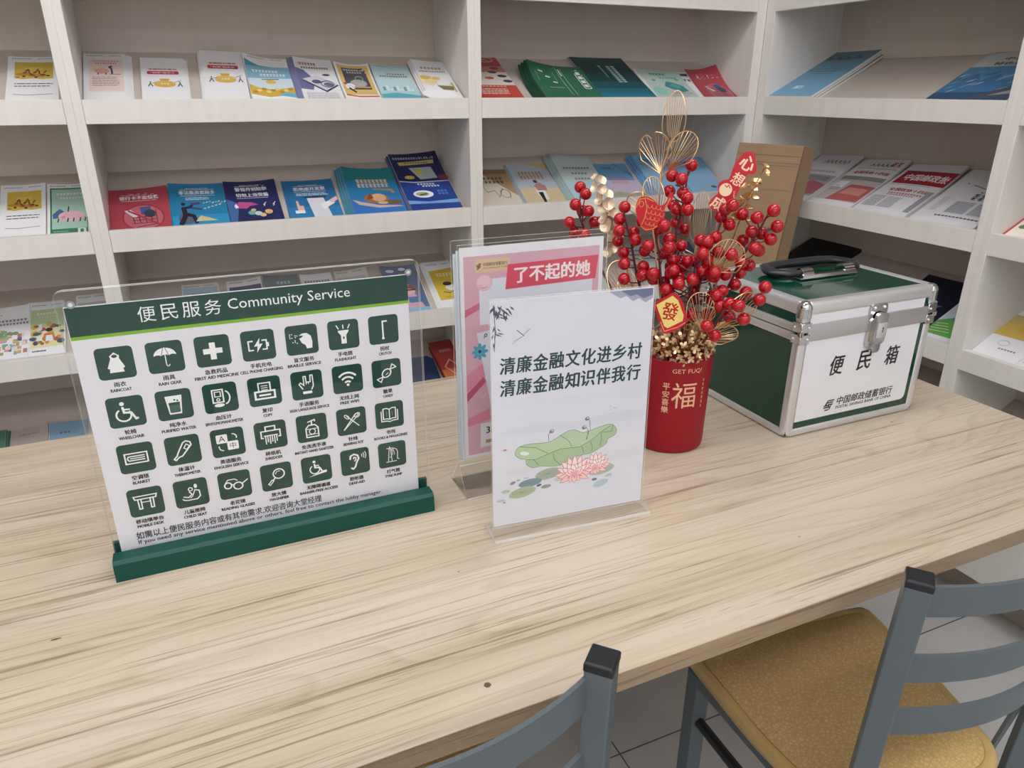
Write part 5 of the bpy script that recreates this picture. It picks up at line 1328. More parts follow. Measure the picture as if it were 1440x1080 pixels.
def blue_kick(P):
    P.r(0, 0, 1, 1, '#1d82b4'); P.k = 2; P.r(0, 0, 1, .3, '#2596cb'); cover_band(P, ['非法集资套路多'], .78); P.k = 2; P.rows(.28, .74, .70, .63, 2, '#cfe3ee', .5)
    P.k = 3; P.e(.27, .24, .16, .13, '#55637f'); P.k = 4; P.s([(.14, .10), (.24, .30), (.22, .48)], .09, '#26252e'); P.k = 4; P.s([(.22, .34), (.38, .28), (.42, .12)], .07, '#26252e'); P.k = 4; P.s([(.20, .46), (.34, .48), (.40, .56)], .055, '#2c2b36'); P.k = 5; P.e(.22, .55, .04, .035, '#2a2424')
    P.k = 5; P.s([(.36, .46), (.50, .43), (.54, .42)], .05, '#4a3f7a'); P.k = 5; P.s([(.36, .54), (.52, .56)], .05, '#5a3f6a')
    for q in range(8): P.k = 5; P.s([(.58 + .055 * q, .55 + .012 * (q % 3)), (.61 + .055 * q, .57 + .012 * (q % 3))], .022, '#e3d7a0' if q % 2 else '#c9b06a')
    for q in range(5): P.k = 5; P.s([(.58 + .07 * q, .43 + .02 * q), (.62 + .07 * q, .44 + .02 * q)], .02, '#dccf9c')
    P.k = 4; P.poly([(.4, .16), (.5, .28), (.62, .24), (.8, .16)], '#d9c184')
def navy_net(P):
    P.r(0, 0, 1, 1, '#272b62'); P.k = 2; P.poly([(0, .62), (.22, .5), (.1, .0), (0, 0)], '#3d6aa6'); e_ = cover_band(P, ['警惕传销陷阱', '切勿上当受骗'], .80, .13)
    P.k = 3; P.poly([(.12, .46), (.22, .54), (.46, .52), (.58, .46), (.42, .44), (.34, .38), (.16, .40)], '#c64c8e'); P.k = 4; P.poly([(.12, .46), (.16, .5), (.2, .42), (.14, .39)], '#ece8ee')
    P.k = 3; P.s([(.26, .28), (.30, .22), (.54, .12), (.86, .28)], .02, '#1b1b22')
    for x, y, r_, c in ((.42, .28, .07, '#5fb0a6'), (.54, .26, .07, '#bcd6d2'), (.62, .22, .06, '#e2c48a'), (.74, .29, .075, '#e0ad6c'), (.46, .34, .05, '#dba878')): P.k = 4; P.e(x, y, r_, r_ * .7, c)
    for x, y in ((.68, .46), (.86, .46)): P.k = 4; P.s([(x, y - .04), (x + .02, y), (x + .0, y), (x + .05, y + .05)], .016, '#d8d8e8')
def blue_hands(P):
    P.r(0, 0, 1, 1, '#1f6fa8'); P.k = 2; P.r(0, 0, 1, .35, '#2580bd'); cover_band(P, ['拒绝虚开发票'], .77); P.k = 2; P.rows(.22, .86, .69, .62, 2, '#d5e3ee', .5)
    P.k = 3; P.poly([(.40, .58), (.72, .59), (.80, .02), (.46, .02)], '#d9dbe2'); P.k = 4; P.r(.36, .56, .78, .6, '#1a3a5c')
    P.k = 5; P.poly([(.62, .40), (.86, .50), (.92, .42), (.68, .28)], '#e9eaec'); P.k = 6; P.poly([(.80, .48), (.98, .58), (.99, .50), (.88, .42)], '#e5c0b2')
    P.k = 5; P.poly([(.18, .26), (.18, .5), (.22, .5), (.23, .38), (.3, .38), (.3, .24), (.26, .22)], '#e3b4a4'); P.k = 6; P.poly([(.12, .2), (.3, .2), (.3, .27), (.12, .27)], '#eceef2')
def fox_pile(P):
    P.r(0, 0, 1, 1, '#1e78aa'); P.k = 2; P.r(0, .74, 1, 1, '#1f7d86'); P.k = 2; P.r(0, 0, 1, .34, '#2f74c4')
    P.k = 3; P.blk(.52, .72, .62, 8, .075, '#e6cda0'); P.k = 3; P.blk(.52, .625, .62, 8, .075, '#e2c694')
    P.k = 3; P.poly([(.5, .56), (.86, .54), (.92, .44), (.8, .46), (.82, .5), (.5, .53)], '#a8704e')
    P.k = 4; P.e(.5, .33, .24, .11, '#a86a38'); P.k = 5; P.e(.55, .35, .14, .09, '#d9a07a'); P.k = 5; P.poly([(.3, .3), (.4, .46), (.46, .34)], '#8a4a2a'); P.k = 5; P.e(.80, .24, .18, .05, '#7a5634'); P.k = 6; P.e(.6, .23, .1, .03, '#d6b08c')
    P.k = 4; P.poly([(.04, .32), (.2, .26), (.5, .18), (.9, .16), (.98, .14), (.5, .12), (.14, .2)], '#cbb4a0')
    for q in range(5): P.k = 4; P.r(.7 + .05 * q, .40, .73 + .05 * q, .44 + .02 * (q % 3), '#2a5fae')
def navy_tall(P):
    P.r(0, 0, 1, 1, '#22285e'); P.k = 2; P.blk(.48, .865, .86, 16, .035, '#d6d4e6'); P.k = 2; P.poly([(.12, .80), (.88, .83), (.86, .77), (.14, .745)], '#d8c46c'); P.k = 3; P.blk(.5, .785, .5, 9, .022, '#3a3550')
    P.k = 2; P.poly([(.3, .70), (.76, .71), (.80, .52), (.44, .5)], '#aab4b8'); P.k = 3; P.r(.4, .58, .54, .68, '#c9bb54'); P.k = 3; P.e(.92, .53, .1, .04, '#8a2c3c'); P.k = 3; P.e(.24, .54, .1, .03, '#d9b24a')
    P.k = 4; P.r(0, 0, 1, .46, '#1f3f94'); P.k = 5; P.poly([(0, .47), (.3, .445), (1, .46), (1, .475), (.3, .46), (0, .485)], '#c9cbd8')
    P.k = 5; P.blk(.5, .42, .36, 6, .025, '#e4e6f2'); P.k = 5; P.blk(.58, .385, .36, 6, .025, '#e4e6f2')
    P.k = 5; P.e(.36, .255, .2, .06, '#e6e8e8'); P.k = 6; P.e(.34, .255, .13, .035, '#a9ad7c'); P.k = 6; P.s([(.28, .24), (.44, .26)], .02, '#3a4438')
    for q in range(6): P.k = 6; P.r(.66 + .07 * (q % 3), .24 + .045 * (q // 3), .71 + .07 * (q % 3), .27 + .045 * (q // 3), '#4c7fd0')
    P.k = 5; P.poly([(0, .16), (.4, .13), (1, .16), (1, .10), (0, .10)], '#6fa6d8')
def red_gift(P):
    P.r(0, 0, 1, 1, '#b64846'); P.k = 2; P.poly([(0, .34), (1, .34), (1, .62), (0, .74)], '#e6ddd6'); P.k = 2; P.r(0, .6, 1, .72, '#cf8076'); P.k = 3
    P.t('好', .34, .86, '#d9a59c', height=.06, bold=.03); P.k = 3; P.t('礼', .72, .86, '#d9a59c', height=.06, bold=.03); P.k = 3; P.ring(.34, .86, .17, .05, .02, '#e2aca2'); P.k = 3; P.ring(.72, .86, .17, .05, .02, '#e2aca2')
    for x, y, c in ((.4, .68, '#c24a3c'), (.8, .68, '#8c4440'), (.55, .48, '#cf5a2c'), (.85, .52, '#3b3e4a'), (.9, .42, '#3b3e4a'), (.3, .58, '#5c6474'), (.7, .6, '#5c5c64')): P.k = 4; P.e(x, y, .1, .028, c)
    P.k = 5; P.r(0, 0, 1, .34, '#cc4636'); P.k = 6; P.blk(.5, .315, .6, 8, .018, '#e9cf9a'); P.k = 6; P.rows(.1, .8, .28, .16, 4, '#e8d6c8', .4)
def green_pad(P):
    P.r(0, 0, 1, 1, '#2a6b4c'); P.k = 2; P.rr(.80, .30, .93, .90, .03, '#cfdcd2'); P.k = 3; P.rr(.815, .32, .915, .88, .02, '#2a6b4c')
    for i in range(4): P.k = 4; P.r(.83, .36 + .13 * i, .90, .45 + .13 * i, '#d8e2da')
    for x in (.5, .58): P.k = 2; P.s([(x, .1), (x, .95)], .006, '#c9d8ce')
    P.k = 2; P.r(.53, .70, .555, .90, '#c9d8ce')
    for i, (x, y) in enumerate(((.16, .82), (.24, .68), (.32, .52))): P.k = 2; P.s([(x, y), (x + .07, y - .03)], .035, '#d5e0d8')
    for x in (.1, .4): P.k = 2; P.s([(x, .55), (x, .8)], .004, '#b9ccbf')
    P.k = 2; P.s([(.2, .35), (.45, .33)], .01, '#b9ccbf')
def teal_book(P):
    P.r(0, 0, 1, 1, '#123f42'); P.k = 2; P.r(0, 0, 1, .42, '#16525c'); P.k = 3; P.r(0, 0, 1, .26, '#1a6a7c'); P.k = 4; P.r(0, 0, 1, .14, '#1e7c92')
    for i in range(2):
        for j in range(9): P.k = 5; P.r(.55 + .09 * i, .40 + .045 * j, .615 + .09 * i, .435 + .045 * j, '#8fb4b6')
    P.k = 5; P.r(.42, .52, .44, .76, '#7da6a8'); P.k = 5; P.poly([(.40, .80), (.45, .80), (.43, .75)], '#b7cccc')
def mint(P):
    P.r(0, 0, 1, 1, '#b9cfc6'); P.k = 2; P.r(.4, .5, 1, 1, '#a9cdbf'); P.k = 3; P.blk(.42, .86, .4, 5, .06, '#3d5a5a'); P.k = 3; P.blk(.62, .75, .44, 6, .05, '#6f918c')
    P.k = 3; P.poly([(.38, .48), (.5, .64), (.66, .60), (.84, .5), (.88, .34), (.7, .30), (.52, .38)], '#3f8f92'); P.k = 4; P.poly([(.5, .5), (.62, .58), (.76, .5), (.7, .4)], '#5aa8a4'); P.k = 3; P.e(.18, .32, .16, .12, '#8fd0bc'); P.k = 3; P.e(.22, .66, .05, .03, '#5d8a84'); P.k = 3; P.e(.80, .70, .05, .03, '#7a9a6c')
    P.k = 4; P.blk(.66, .27, .5, 7, .05, '#c06a84'); P.k = 4; P.rows(.3, .8, .22, .16, 2, '#8fa8a4')
def brown_lotus(P):
    P.r(0, 0, 1, 1, '#d9cdb8'); P.k = 2; P.poly([(.2, 1), (1, 1), (1, .3), (.7, .55)], '#b08a64'); P.k = 3; P.r(.0, .88, 1, 1, '#8d6a4c')
    P.k = 4; P.blk(.44, .76, .7, 7, .06, '#2e2a26'); P.k = 4; P.blk(.44, .67, .7, 7, .06, '#2e2a26')
    P.k = 4; P.s([(.1, .5), (.2, .56), (.25, .42), (.45, .46), (.5, .3), (.65, .5), (.8, .44), (.75, .25)], .012, '#6a6258'); P.k = 4; P.ring(.68, .38, .12, .1, .012, '#6a6258')
def autumn_walk(P):
    P.r(0, 0, 1, 1, '#aeb8c2'); P.k = 2; P.r(0, 0, 1, .4, '#d3bb90'); P.k = 2; P.poly([(.5, 1), (1, 1), (1, .86)], '#c9a860')
    for v in (.76, .66): P.k = 3; P.blk(.48, v, .62, 7, .085, '#a9743f')
    P.k = 4; P.poly([(.4, .46), (.56, .54), (.70, .46), (.68, .34), (.46, .34)], '#b07a80'); P.k = 5; P.e(.5, .56, .05, .04, '#3c3430'); P.k = 4; P.poly([(.38, .34), (.62, .34), (.60, .12), (.42, .12)], '#e3e1de'); P.k = 5; P.poly([(.42, .3), (.54, .3), (.50, .06), (.44, .06)], '#23242a')
def pale_green(P):
    P.r(0, 0, 1, 1, '#b9c6c6'); P.k = 2; P.r(0, 0, 1, .4, '#a9cbd6'); P.k = 3
    for v, w in ((.70, .7), (.58, .42), (.46, .4)): P.k = 3; P.blk(.5, v, w, int(w * 14), .04, '#3c4a50')
def blue_pink(P):
    P.r(0, 0, 1, 1, '#5f9cc8'); P.k = 2; P.r(0, 0, 1, .55, '#c2b2c8'); P.k = 3; P.poly([(.6, 1), (.7, 1), (1, .6), (1, .74)], '#3d78b2')
    P.k = 4; P.blk(.52, .60, .62, 7, .07, '#b86a86'); P.k = 4; P.blk(.52, .49, .5, 6, .06, '#c67f98'); P.k = 4; P.blk(.35, .88, .3, 4, .04, '#2f4f74'); P.k = 4; P.poly([(0, .2), (.3, .26), (.7, .18), (1, .24), (1, .1), (0, .1)], '#a9a48e')
def sky_book(P):
    P.r(0, 0, 1, 1, '#86b6dc'); P.k = 2; P.r(0, .7, 1, 1, '#6ea6d6'); P.k = 3; P.blk(.3, .84, .3, 3, .06, '#33506c'); P.k = 3; P.e(.74, .20, .08, .03, '#33506c')
def blue_master(P):
    P.r(0, 0, 1, 1, '#6fa9cf'); P.k = 2; P.r(0, .5, 1, 1, '#6597b2'); P.k = 2; P.r(0, .72, 1, 1, '#5f8698'); P.k = 3
    for i, (x, y) in enumerate(((.22, .80), (.40, .79), (.58, .79), (.76, .80))):
        P.k = 3; P.s([(x - .06, y - .02), (x + .0, y + .025), (x + .03, y - .025), (x + .06, y + .01)], .022, '#27333c')
    for v in (.56, .515, .47): P.k = 3; P.s([(.28, v), (.74, v)], .010, '#3f6c8e')
    P.k = 3; P.r(.40, .155, .56, .215, '#dce8f0'); P.k = 4; P.poly([(.47, .18), (.53, .165), (.53, .205)], '#6fa9cf')
def mountain(P):
    P.r(0, 0, 1, 1, '#cfd4d4'); P.k = 2; P.r(0, .2, 1, .66, '#4f93c4'); P.k = 3; P.poly([(0, .2), (0, .56), (.1, .42), (.24, .54), (.36, .4), (.5, .52), (.64, .42), (.8, .5), (1, .44), (1, .2)], '#3a78ae')
    rn = random.Random(5)
    for q in range(34): x, y = rn.random(), .2 + rn.random() * .34; P.k = 5; P.poly([(x, y), (x + .06, y + .03), (x + .1, y + .07), (x + .03, y + .035)], rn.choice(['#a9cbe2', '#7fb2d6', '#dbe9f2', '#2d6094']))
    P.k = 7; P.r(0, 0, 1, .2, '#2f4f78'); P.k = 8; P.poly([(.5, .1), (1, .40), (1, .1)], '#4a525e'); P.k = 9; P.poly([(.7, .14), (1, .28), (1, .18)], '#9aa3ac')
    P.k = 3; P.t('中小微企业', .60, .80, '#24262b', width=.62, height=.062, bold=.03); P.k = 3; P.t('特色金融服务', .60, .71, '#24262b', width=.72, height=.062, bold=.03); P.k = 3; P.s([(.05, .92), (.3, .955), (.9, .93)], .012, '#3a3d44')
def paper_rows(P, u0, u1, v1, v0, n): 
    P.k = 2; P.rows(u0, u1, v1, v0, n, '#8e9096', .5, .08)
def newspaper_photo(P, script=True):
    P.k = 1
    for i in range(5): P.k = 2; P.s([(.30 + .1 * i, .84), (.34 + .1 * i, .90), (.37 + .1 * i, .85)], .018, '#2c2c30')
    P.k = 2; P.blk(.84, .90, .22, 2, .08, '#b02a34'); P.k = 2; P.s([(.1, .80), (.95, .80)], .006, '#55565c')
    P.k = 2; P.t('全国政协十四届', .52, .705, '#b5323c', width=.78, height=.06, bold=.03)
    P.k = 2; P.r(.04, .1, .98, .62, '#b9b2ae'); P.k = 3; P.poly([(.3, .1), (.98, .12), (.98, .44), (.45, .44)], '#b85a54'); P.k = 4; P.poly([(.42, .24), (.9, .24), (.9, .38), (.5, .38)], '#d4877e'); P.k = 4; P.r(.04, .54, .98, .62, '#8e8a88'); P.k = 5; P.r(.08, .36, .34, .5, '#dedee0')
    paper_rows(P, .1, .3, .5, .3, 5)
def newspaper_red_banner(P):
    P.r(.06, .60, 1, .86, '#a91f30'); P.k = 2; P.t('中国邮政报', .56, .73, '#f0e6e2', width=.80, height=.13, bold=.03); P.k = 2; P.rows(.06, .8, .585, .57, 1, '#77787e', .5)
    P.k = 2; P.t('全国政协十四届', .55, .475, '#b02a38', width=.74, height=.062, bold=.03); P.k = 2; P.blk(.55, .405, .62, 12, .03, '#b85560'); P.k = 2; P.blk(.5, .37, .5, 11, .02, '#c06a72')
    paper_rows(P, .06, .32, .34, .12, 9); P.k = 2; P.rows(.36, .62, .33, .12, 9, '#9a9ca2', .5, .08); P.k = 2; P.r(.88, .1, .98, .5, '#8f949c')
def newspaper_text(P):
    P.k = 2; P.s([(.3, .72), (.55, .66), (.9, .70)], .010, '#33343a'); P.k = 2; P.e(.2, .74, .015, .01, '#33343a'); P.k = 2; P.blk(.72, .60, .4, 8, .02, '#4a4b52')
    P.k = 2; P.blk(.74, .545, .52, 5, .05, '#1f2024'); P.k = 2; P.blk(.74, .485, .52, 5, .05, '#1f2024')
    P.k = 2; P.r(.1, .22, .22, .48, '#c3c6d0'); P.k = 2; P.r(.36, .2, .66, .42, '#b7bac2'); P.k = 2; P.r(.70, .2, .98, .42, '#bcbfc6'); P.k = 4; P.rows(.37, .65, .41, .21, 9, '#85878f', .45, .05); P.k = 4; P.rows(.71, .97, .41, .21, 9, '#85878f', .45, .05)
    P.k = 2; P.blk(.62, .145, .66, 12, .02, '#2a2a30')
def newspaper_plain(P):
    for i in range(6): P.k = 2; P.s([(.3 + .1 * i, .80), (.35 + .1 * i, .88), (.38 + .1 * i, .82)], .016, '#2c2c30')
    P.k = 2; P.blk(.5, .62, .7, 9, .04, '#c88a90'); P.k = 2; P.r(.05, .1, .98, .55, '#a9a6a6'); P.k = 3; P.poly([(.2, .1), (.98, .14), (.98, .36), (.6, .42)], '#b8606a'); P.k = 3; P.r(.1, .42, .9, .52, '#8b8688')
def green_pig(P):
    bankhead(P, .955); P.k = 1; P.r(.07, .03, .97, .915, '#2e7d54'); P.k = 2; P.r(.11, .15, .95, .89, '#a3c9b4'); P.k = 3; P.blk(.55, .80, .66, 8, .04, '#dfeae4'); P.k = 3; P.blk(.6, .72, .6, 8, .035, '#d5e4dc')
    P.k = 3; P.poly([(.12, .42), (.3, .52), (.46, .44), (.4, .36), (.14, .34)], '#3d6f9c'); P.k = 4; P.e(.58, .38, .32, .095, '#e3b0bc'); P.k = 5; P.e(.38, .36, .06, .03, '#d990a2')
    for x in (.25, .48, .62, .78, .9): P.k = 5; P.s([(x, .27), (x + .02, .34)], .03, '#3a2c34')
    P.k = 5; P.s([(.5, .46), (.52, .56)], .03, '#3a3a44'); P.k = 4; P.r(.72, .05, .92, .145, '#d7e4dc'); P.k = 5; P.r(.78, .065, .86, .13, '#2e7d54'); P.k = 4; P.rows(.14, .5, .12, .05, 2, '#8fc0a4', .4)
def town(P):
    P.k = 1; P.blk(.55, .74, .8, 9, .035, '#4a4d58'); P.k = 1; P.blk(.6, .68, .78, 10, .035, '#4a4d58'); P.k = 1; P.blk(.2, .86, .3, 5, .015, '#777777')
    rn = random.Random(2)
    for q in range(60): x, y = rn.random() * .92, .12 + rn.random() * (.22 + .22 * (q % 3) / 2); P.k = 2 + q % 5; P.r(x, y, x + .06 + rn.random() * .05, y + .03 + rn.random() * .05, rn.choice(['#b97b74', '#d9a15a', '#7aa8a8', '#a0a8c0', '#cf9aa6', '#5e6a8c', '#8fae74', '#e3d3c2']))
    for q in range(8): P.k = 8; P.e(rn.random() * .9, .4 + rn.random() * .12, .07, .03, rn.choice(['#7fa06a', '#6b9460', '#a9b06a']))
def garden(P):
    P.r(.04, .2, .96, .88, '#e0db9c'); P.k = 2; P.r(.04, .55, .96, .88, '#b9cf9c'); P.k = 3; P.blk(.5, .80, .6, 7, .035, '#e8ecd4'); P.k = 3; P.blk(.55, .74, .6, 8, .03, '#cdd8b0')
    rn = random.Random(4)
    for q in range(34): P.k = 4 + q % 5; P.e(.1 + rn.random() * .8, .26 + rn.random() * .34, .05 + rn.random() * .06, .02 + rn.random() * .025, rn.choice(['#c9b04a', '#5f8a4c', '#d98a5a', '#4a5a70', '#e8e2d0', '#b5574c', '#8fa8c4', '#e3c85a']))
    P.k = 10; P.e(.55, .5, .1, .035, '#4a3a34'); P.k = 11; P.poly([(.42, .44), (.68, .44), (.72, .32), (.38, .32)], '#d0803c'); P.k = 12; P.poly([(.47, .4), (.64, .4), (.66, .3), (.45, .3)], '#dfe3ea'); P.k = 2; P.rows(.1, .5, .16, .12, 1, '#444444', .5); bankhead(P, .955)
def header_only(P): bankhead(P, .955); P.k = 1; P.r(.06, .1, .95, .86, '#bcc4c0')
def lblue_head(P): P.r(.03, .2, .97, .93, '#a9c8da'); P.k = 2; P.blk(.5, .80, .5, 6, .05, '#5f7e96'); bankhead(P, .955)
def navy_head(P): P.r(.06, .2, .97, .88, '#4a5578'); P.k = 2; P.blk(.5, .76, .5, 6, .05, '#c9cede'); bankhead(P, .955)
def grey_head(P): P.r(0, 0, 1, 1, '#6d7f86'); P.k = 2; P.blk(.55, .86, .42, 4, .05, '#c9d2d4')
def white_head(P): P.blk(.5, .85, .8, 9, .035, '#55565c'); P.k = 1; P.r(.1, .1, .9, .72, '#cfd2d2')
def child_poster(P):
    P.r(0, 0, 1, 1, '#5d6e98'); P.k = 2; P.poly([(.1, 0), (.5, .86), (.95, 0)], '#d9a4b8'); P.k = 3; P.e(.58, .52, .22, .07, '#b03a48'); P.k = 4; P.e(.56, .47, .2, .06, '#e6c4b4'); P.k = 5; P.s([(.36, .50), (.78, .50)], .03, '#2e2430'); P.k = 4; P.r(.5, .24, .9, .36, '#3f74a8'); P.k = 3; P.e(.25, .9, .12, .03, '#e6e8f0'); P.k = 3; P.e(.6, .93, .1, .03, '#e6e8f0'); P.k = 4; P.r(0, 0, 1, .14, '#7fc0dc')
def yellow_white(P):
    bankhead(P, .93); P.k = 1; P.poly([(.08, .2), (.95, .2), (.95, .84), (.08, .80)], '#d9b432'); P.k = 2; P.blk(.56, .71, .56, 5, .07, '#ecdca4')
    P.k = 2; P.e(.62, .44, .2, .06, '#e9e6e4'); P.k = 3; P.e(.54, .52, .16, .04, '#3a2a2a'); P.k = 3; P.s([(.3, .36), (.5, .33), (.64, .36)], .02, '#6a5a2a'); P.k = 2; P.blk(.55, .25, .6, 9, .03, '#c98a2a')
def red_stack(P):
    P.r(0, 0, 1, 1, '#b03a34'); P.k = 2; P.r(0, 0, 1, .45, '#cf6a34'); P.k = 3; P.blk(.5, .80, .5, 7, .05, '#d9a890'); P.k = 3; P.s([(.2, .5), (.5, .62), (.9, .42), (.6, .28)], .03, '#dcae86', True)
def navy_glow(P):
    P.r(0, 0, 1, 1, '#181a34'); P.k = 2; P.e(.5, .3, .4, .16, '#274a86'); P.k = 3; P.e(.5, .58, .16, .04, '#b9dce6'); P.k = 3; P.poly([(.2, .52), (.8, .54), (.6, .38), (.4, .36)], '#3f7fae')
    for q in range(6): P.k = 4; P.s([(.3 + .07 * q, .30), (.34 + .07 * q, .44)], .02, '#7fc4dc')
def green_city(P):
    P.r(0, 0, 1, 1, '#e6eaee'); P.k = 2; P.r(.06, .1, .94, .95, '#c9ddec'); P.k = 3; P.poly([(.0, .1), (.0, .36), (.3, .46), (.7, .36), (1, .2), (1, .1)], '#5fae4c')
    for q in range(4): P.k = 4; P.s([(.05, .16 + .05 * q), (.6 - .08 * q, .19 + .05 * q)], .012, '#cfe6b4')
    for q in range(8): P.k = 4; P.r(.3 + .07 * q, .42, .35 + .07 * q, .47 + .03 * (q % 3), '#4a7fae')
    P.k = 4; P.e(.75, .72, .12, .06, '#2c3a5c')
def red_edge(P):
    P.r(0, 0, 1, 1, '#c4444c'); P.k = 2; P.r(.035, .02, 1, .98, '#efe6d2'); P.k = 3
    for q in range(9): P.k = 3; P.e(.12 + .06 * q, .2 + .07 * math.sin(q), .05, .03, '#2f3a34' if q % 3 else '#5d7a5c')
def hand_leaflet(P):
    P.r(0, .38, 1, .74, '#d9b64a'); P.k = 2; P.poly([(.0, .38), (.5, .38), (0, .2)], '#e6e8ee'); P.k = 2; P.r(0, .6, 1, .74, '#cdb766'); P.k = 3; P.poly([(.3, .52), (.6, .46), (.9, .5), (1, .58), (.7, .62), (.45, .6)], '#e0a83c'); P.k = 4; P.poly([(.7, .56), (1, .6), (1, .53), (.75, .52)], '#6b4a34')
    P.k = 3; P.blk(.7, .86, .34, 2, .08, '#8c2c34'); P.k = 2; P.ring(.4, .28, .12, .04, .01, '#b9c0cc'); P.k = 2; P.blk(.6, .19, .4, 6, .02, '#4a4b52')
def grey_bluehead(P): P.r(0, 0, 1, 1, '#c6cfcb'); P.k = 2; P.r(0, .2, .5, .52, '#6fa58a'); P.k = 3; P.rows(.2, .8, .9, .6, 3, '#5f7a80', .35)
# ---------------------------------------------------------------- far-left bookcase
L_ = leaflet
L_('leaflet', 'b', 2, -2.046, .101, .232, 'white leaflet with yellow tree picture on the upper shelf at the far left', yellow_plant, rot=1.2, n=1, curl=(.004, .004))
L_('leaflet', 'b', 3, -2.125, .094, .224, 'white leaflet with yellow tree picture at the left photo edge, second shelf down', yellow_plant, rot=1.0, n=2, spread=(-.001, .003), curl=(.004, .006))
L_('leaflet', 'b', 3, -2.028, .088, .222, 'green leaflet with pink piggy bank, second shelf down at the left', green_pig, rot=1.0, curl=(.005, .003), hadd=.0028)
L_('leaflet', 'b', 3, -2.021, .086, .236, 'peach-topped leaflet sticking up behind the green piggy bank leaflet', lambda P: (P.r(0, .6, 1, 1, '#e2c0ae'), P.blk(.5, .965, .7, 9, .02, '#3a3a40'), P.blk(.6, .93, .6, 7, .03, '#b0503c')), rot=1.5, hadd=.0012)
L_('booklet', 'b', 4, -2.222, .092, .205, 'white booklet with a crowded town drawing, cut by the left photo edge', town, n=1, curl=(.0, .006), thk=.002)
L_('leaflet', 'b', 4, -2.129, .080, .208, 'yellow-green garden leaflet left of the clear sign', garden, rot=.8, n=2, spread=(-.003, .004), curl=(.003, .003))
L_('leaflet', 'b', 4, -2.025, .074, .229, 'pale leaflet seen through the clear left corner of the service sign', header_only, rot=.5, curl=(.002, .004))
L_('booklet', 'b', 5, -2.350, .105, .146, 'dark green booklet at the left edge, level with the table top', lambda P: P.r(0, 0, 1, 1, '#4f7f6a'), n=2, spread=(.004, 0), thk=.003, under='#3f6a5a')
L_('leaflet', 'b', 5, -2.238, .089, .146, 'pale pinkish leaflet with a curled edge, level with the table top at the left', lambda P: (P.r(0, 0, 1, 1, '#b5a49b'), P.blk(.5, .85, .5, 7, .03, '#7a6a62')), curl=(.0, .012))
L_('leaflet', 'b', 5, -2.146, .090, .147, 'light blue leaflet low beside the left edge of the service sign', lambda P: (P.r(0, 0, 1, 1, '#7fa3bd'), P.blk(.4, .75, .3, 3, .04, '#3f5f7c')), n=1, curl=(.006, .0))
# ---------------------------------------------------------------- middle bookcase, upper shelf
L_('leaflet', 'b', 2, -1.8960, .093, .250, 'white leaflet with pink panel and pig drawing, first on the upper shelf beside the upright', pink_pig, rot=-.2, n=4, spread=(.0025, 0), curl=(.001, .001))
L_('leaflet', 'b', 2, -1.776, .099, .238, 'white money bag leaflet lying flat, second on the upper shelf', money_bag, rot=-1.2, n=3, spread=(.002, -.001))
L_('leaflet', 'b', 2, -1.640, .102, .268, 'white money bag leaflet with a crease across it, third on the upper shelf', lambda P: (money_bag(P), setattr(P, 'k', 6), P.s([(0, .43), (1, .425)], .004, '#b9bac0')), rot=-2.4, n=5, spread=(-.0015, -.001), thk=.002, curl=(.002, .0))
L_('leaflet', 'b', 2, -1.531, .107, .236, 'blue leaflet with golden coins under a white header on the upper shelf', blue_gold, rot=-1.6, n=3, spread=(-.001, .002), curl=(.018, .004))
L_('leaflet', 'b', 2, -1.408, .101, .238, 'white leaflet with a purple tilted phone on the upper shelf', purple_phone, rot=-2.0, n=5, spread=(-.0035, 0), curl=(.008, .0), under='#7a7cae')
L_('leaflet', 'b', 2, -1.301, .093, .205, 'yellow framed leaflet with a dark blackboard picture on the upper shelf', yellow_frame, rot=-1.6, n=2, spread=(-.001, 0), curl=(.014, .010))
L_('leaflet', 'b', 2, -1.204, .105, .212, 'pale teal leaflet with a city skyline on the upper shelf', teal_city, cover='#b9d9dd', rot=-2.8, n=2, spread=(-.001, 0), curl=(.006, .002))
L_('booklet', 'b', 2, -1.083, .096, .226, 'white booklet with golden coins, last on the upper shelf before the upright', white_gold, rot=-2.0, n=5, spread=(-.002, .0), curl=(.006, .0), thk=.002)
L_('leaflet', 'b', 2, -1.052, .072, .244, 'yellow tab sticking up behind the last booklet of the upper shelf', lambda P: P.r(0, .5, 1, 1, '#ddb65c'), rot=-4, hadd=.0)
# ---------------------------------------------------------------- middle bookcase, second shelf down
SQ = 'square booklets on the second shelf down'
L_('booklet', 'b', 3, -1.8965, .1365, .186, 'red square booklet with a crossed-out shopping cart', red_card, rot=.0, n=1, curl=(.001, .010), thk=.0016, under='#a23844')
L_('booklet', 'b', 3, -1.757, .134, .197, 'bright blue square booklet with a man in black pulling coins', blue_kick, n=1, curl=(.008, .002), thk=.0016, under='#1d6f9a')
L_('booklet', 'b', 3, -1.621, .133, .194, 'navy square booklet with a pink hand over a net', navy_net, n=1, curl=(.008, .010), thk=.0016, under='#20244f')
L_('booklet', 'b', 3, -1.473, .139, .190, 'blue square booklet with two hands holding white paper', blue_hands, rot=-.6, n=1, curl=(.003, .006), thk=.0016, under='#1c5f90')
L_('booklet', 'b', 3, -1.307, .145, .212, 'blue and teal booklet with a brown fish, on a thick fanned pile', fox_pile, rot=-1.8, n=7, spread=(-.0032, .0005), curl=(.016, .010), thk=.0020, under='#2c7f9e')
L_('booklet', 'b', 3, -1.148, .149, .305, 'tall navy booklet standing higher than the rest at the end of the second shelf', navy_tall, rot=-1.0, n=5, spread=(-.0018, .0), curl=(.004, .010), thk=.0026, under='#2a3f86')
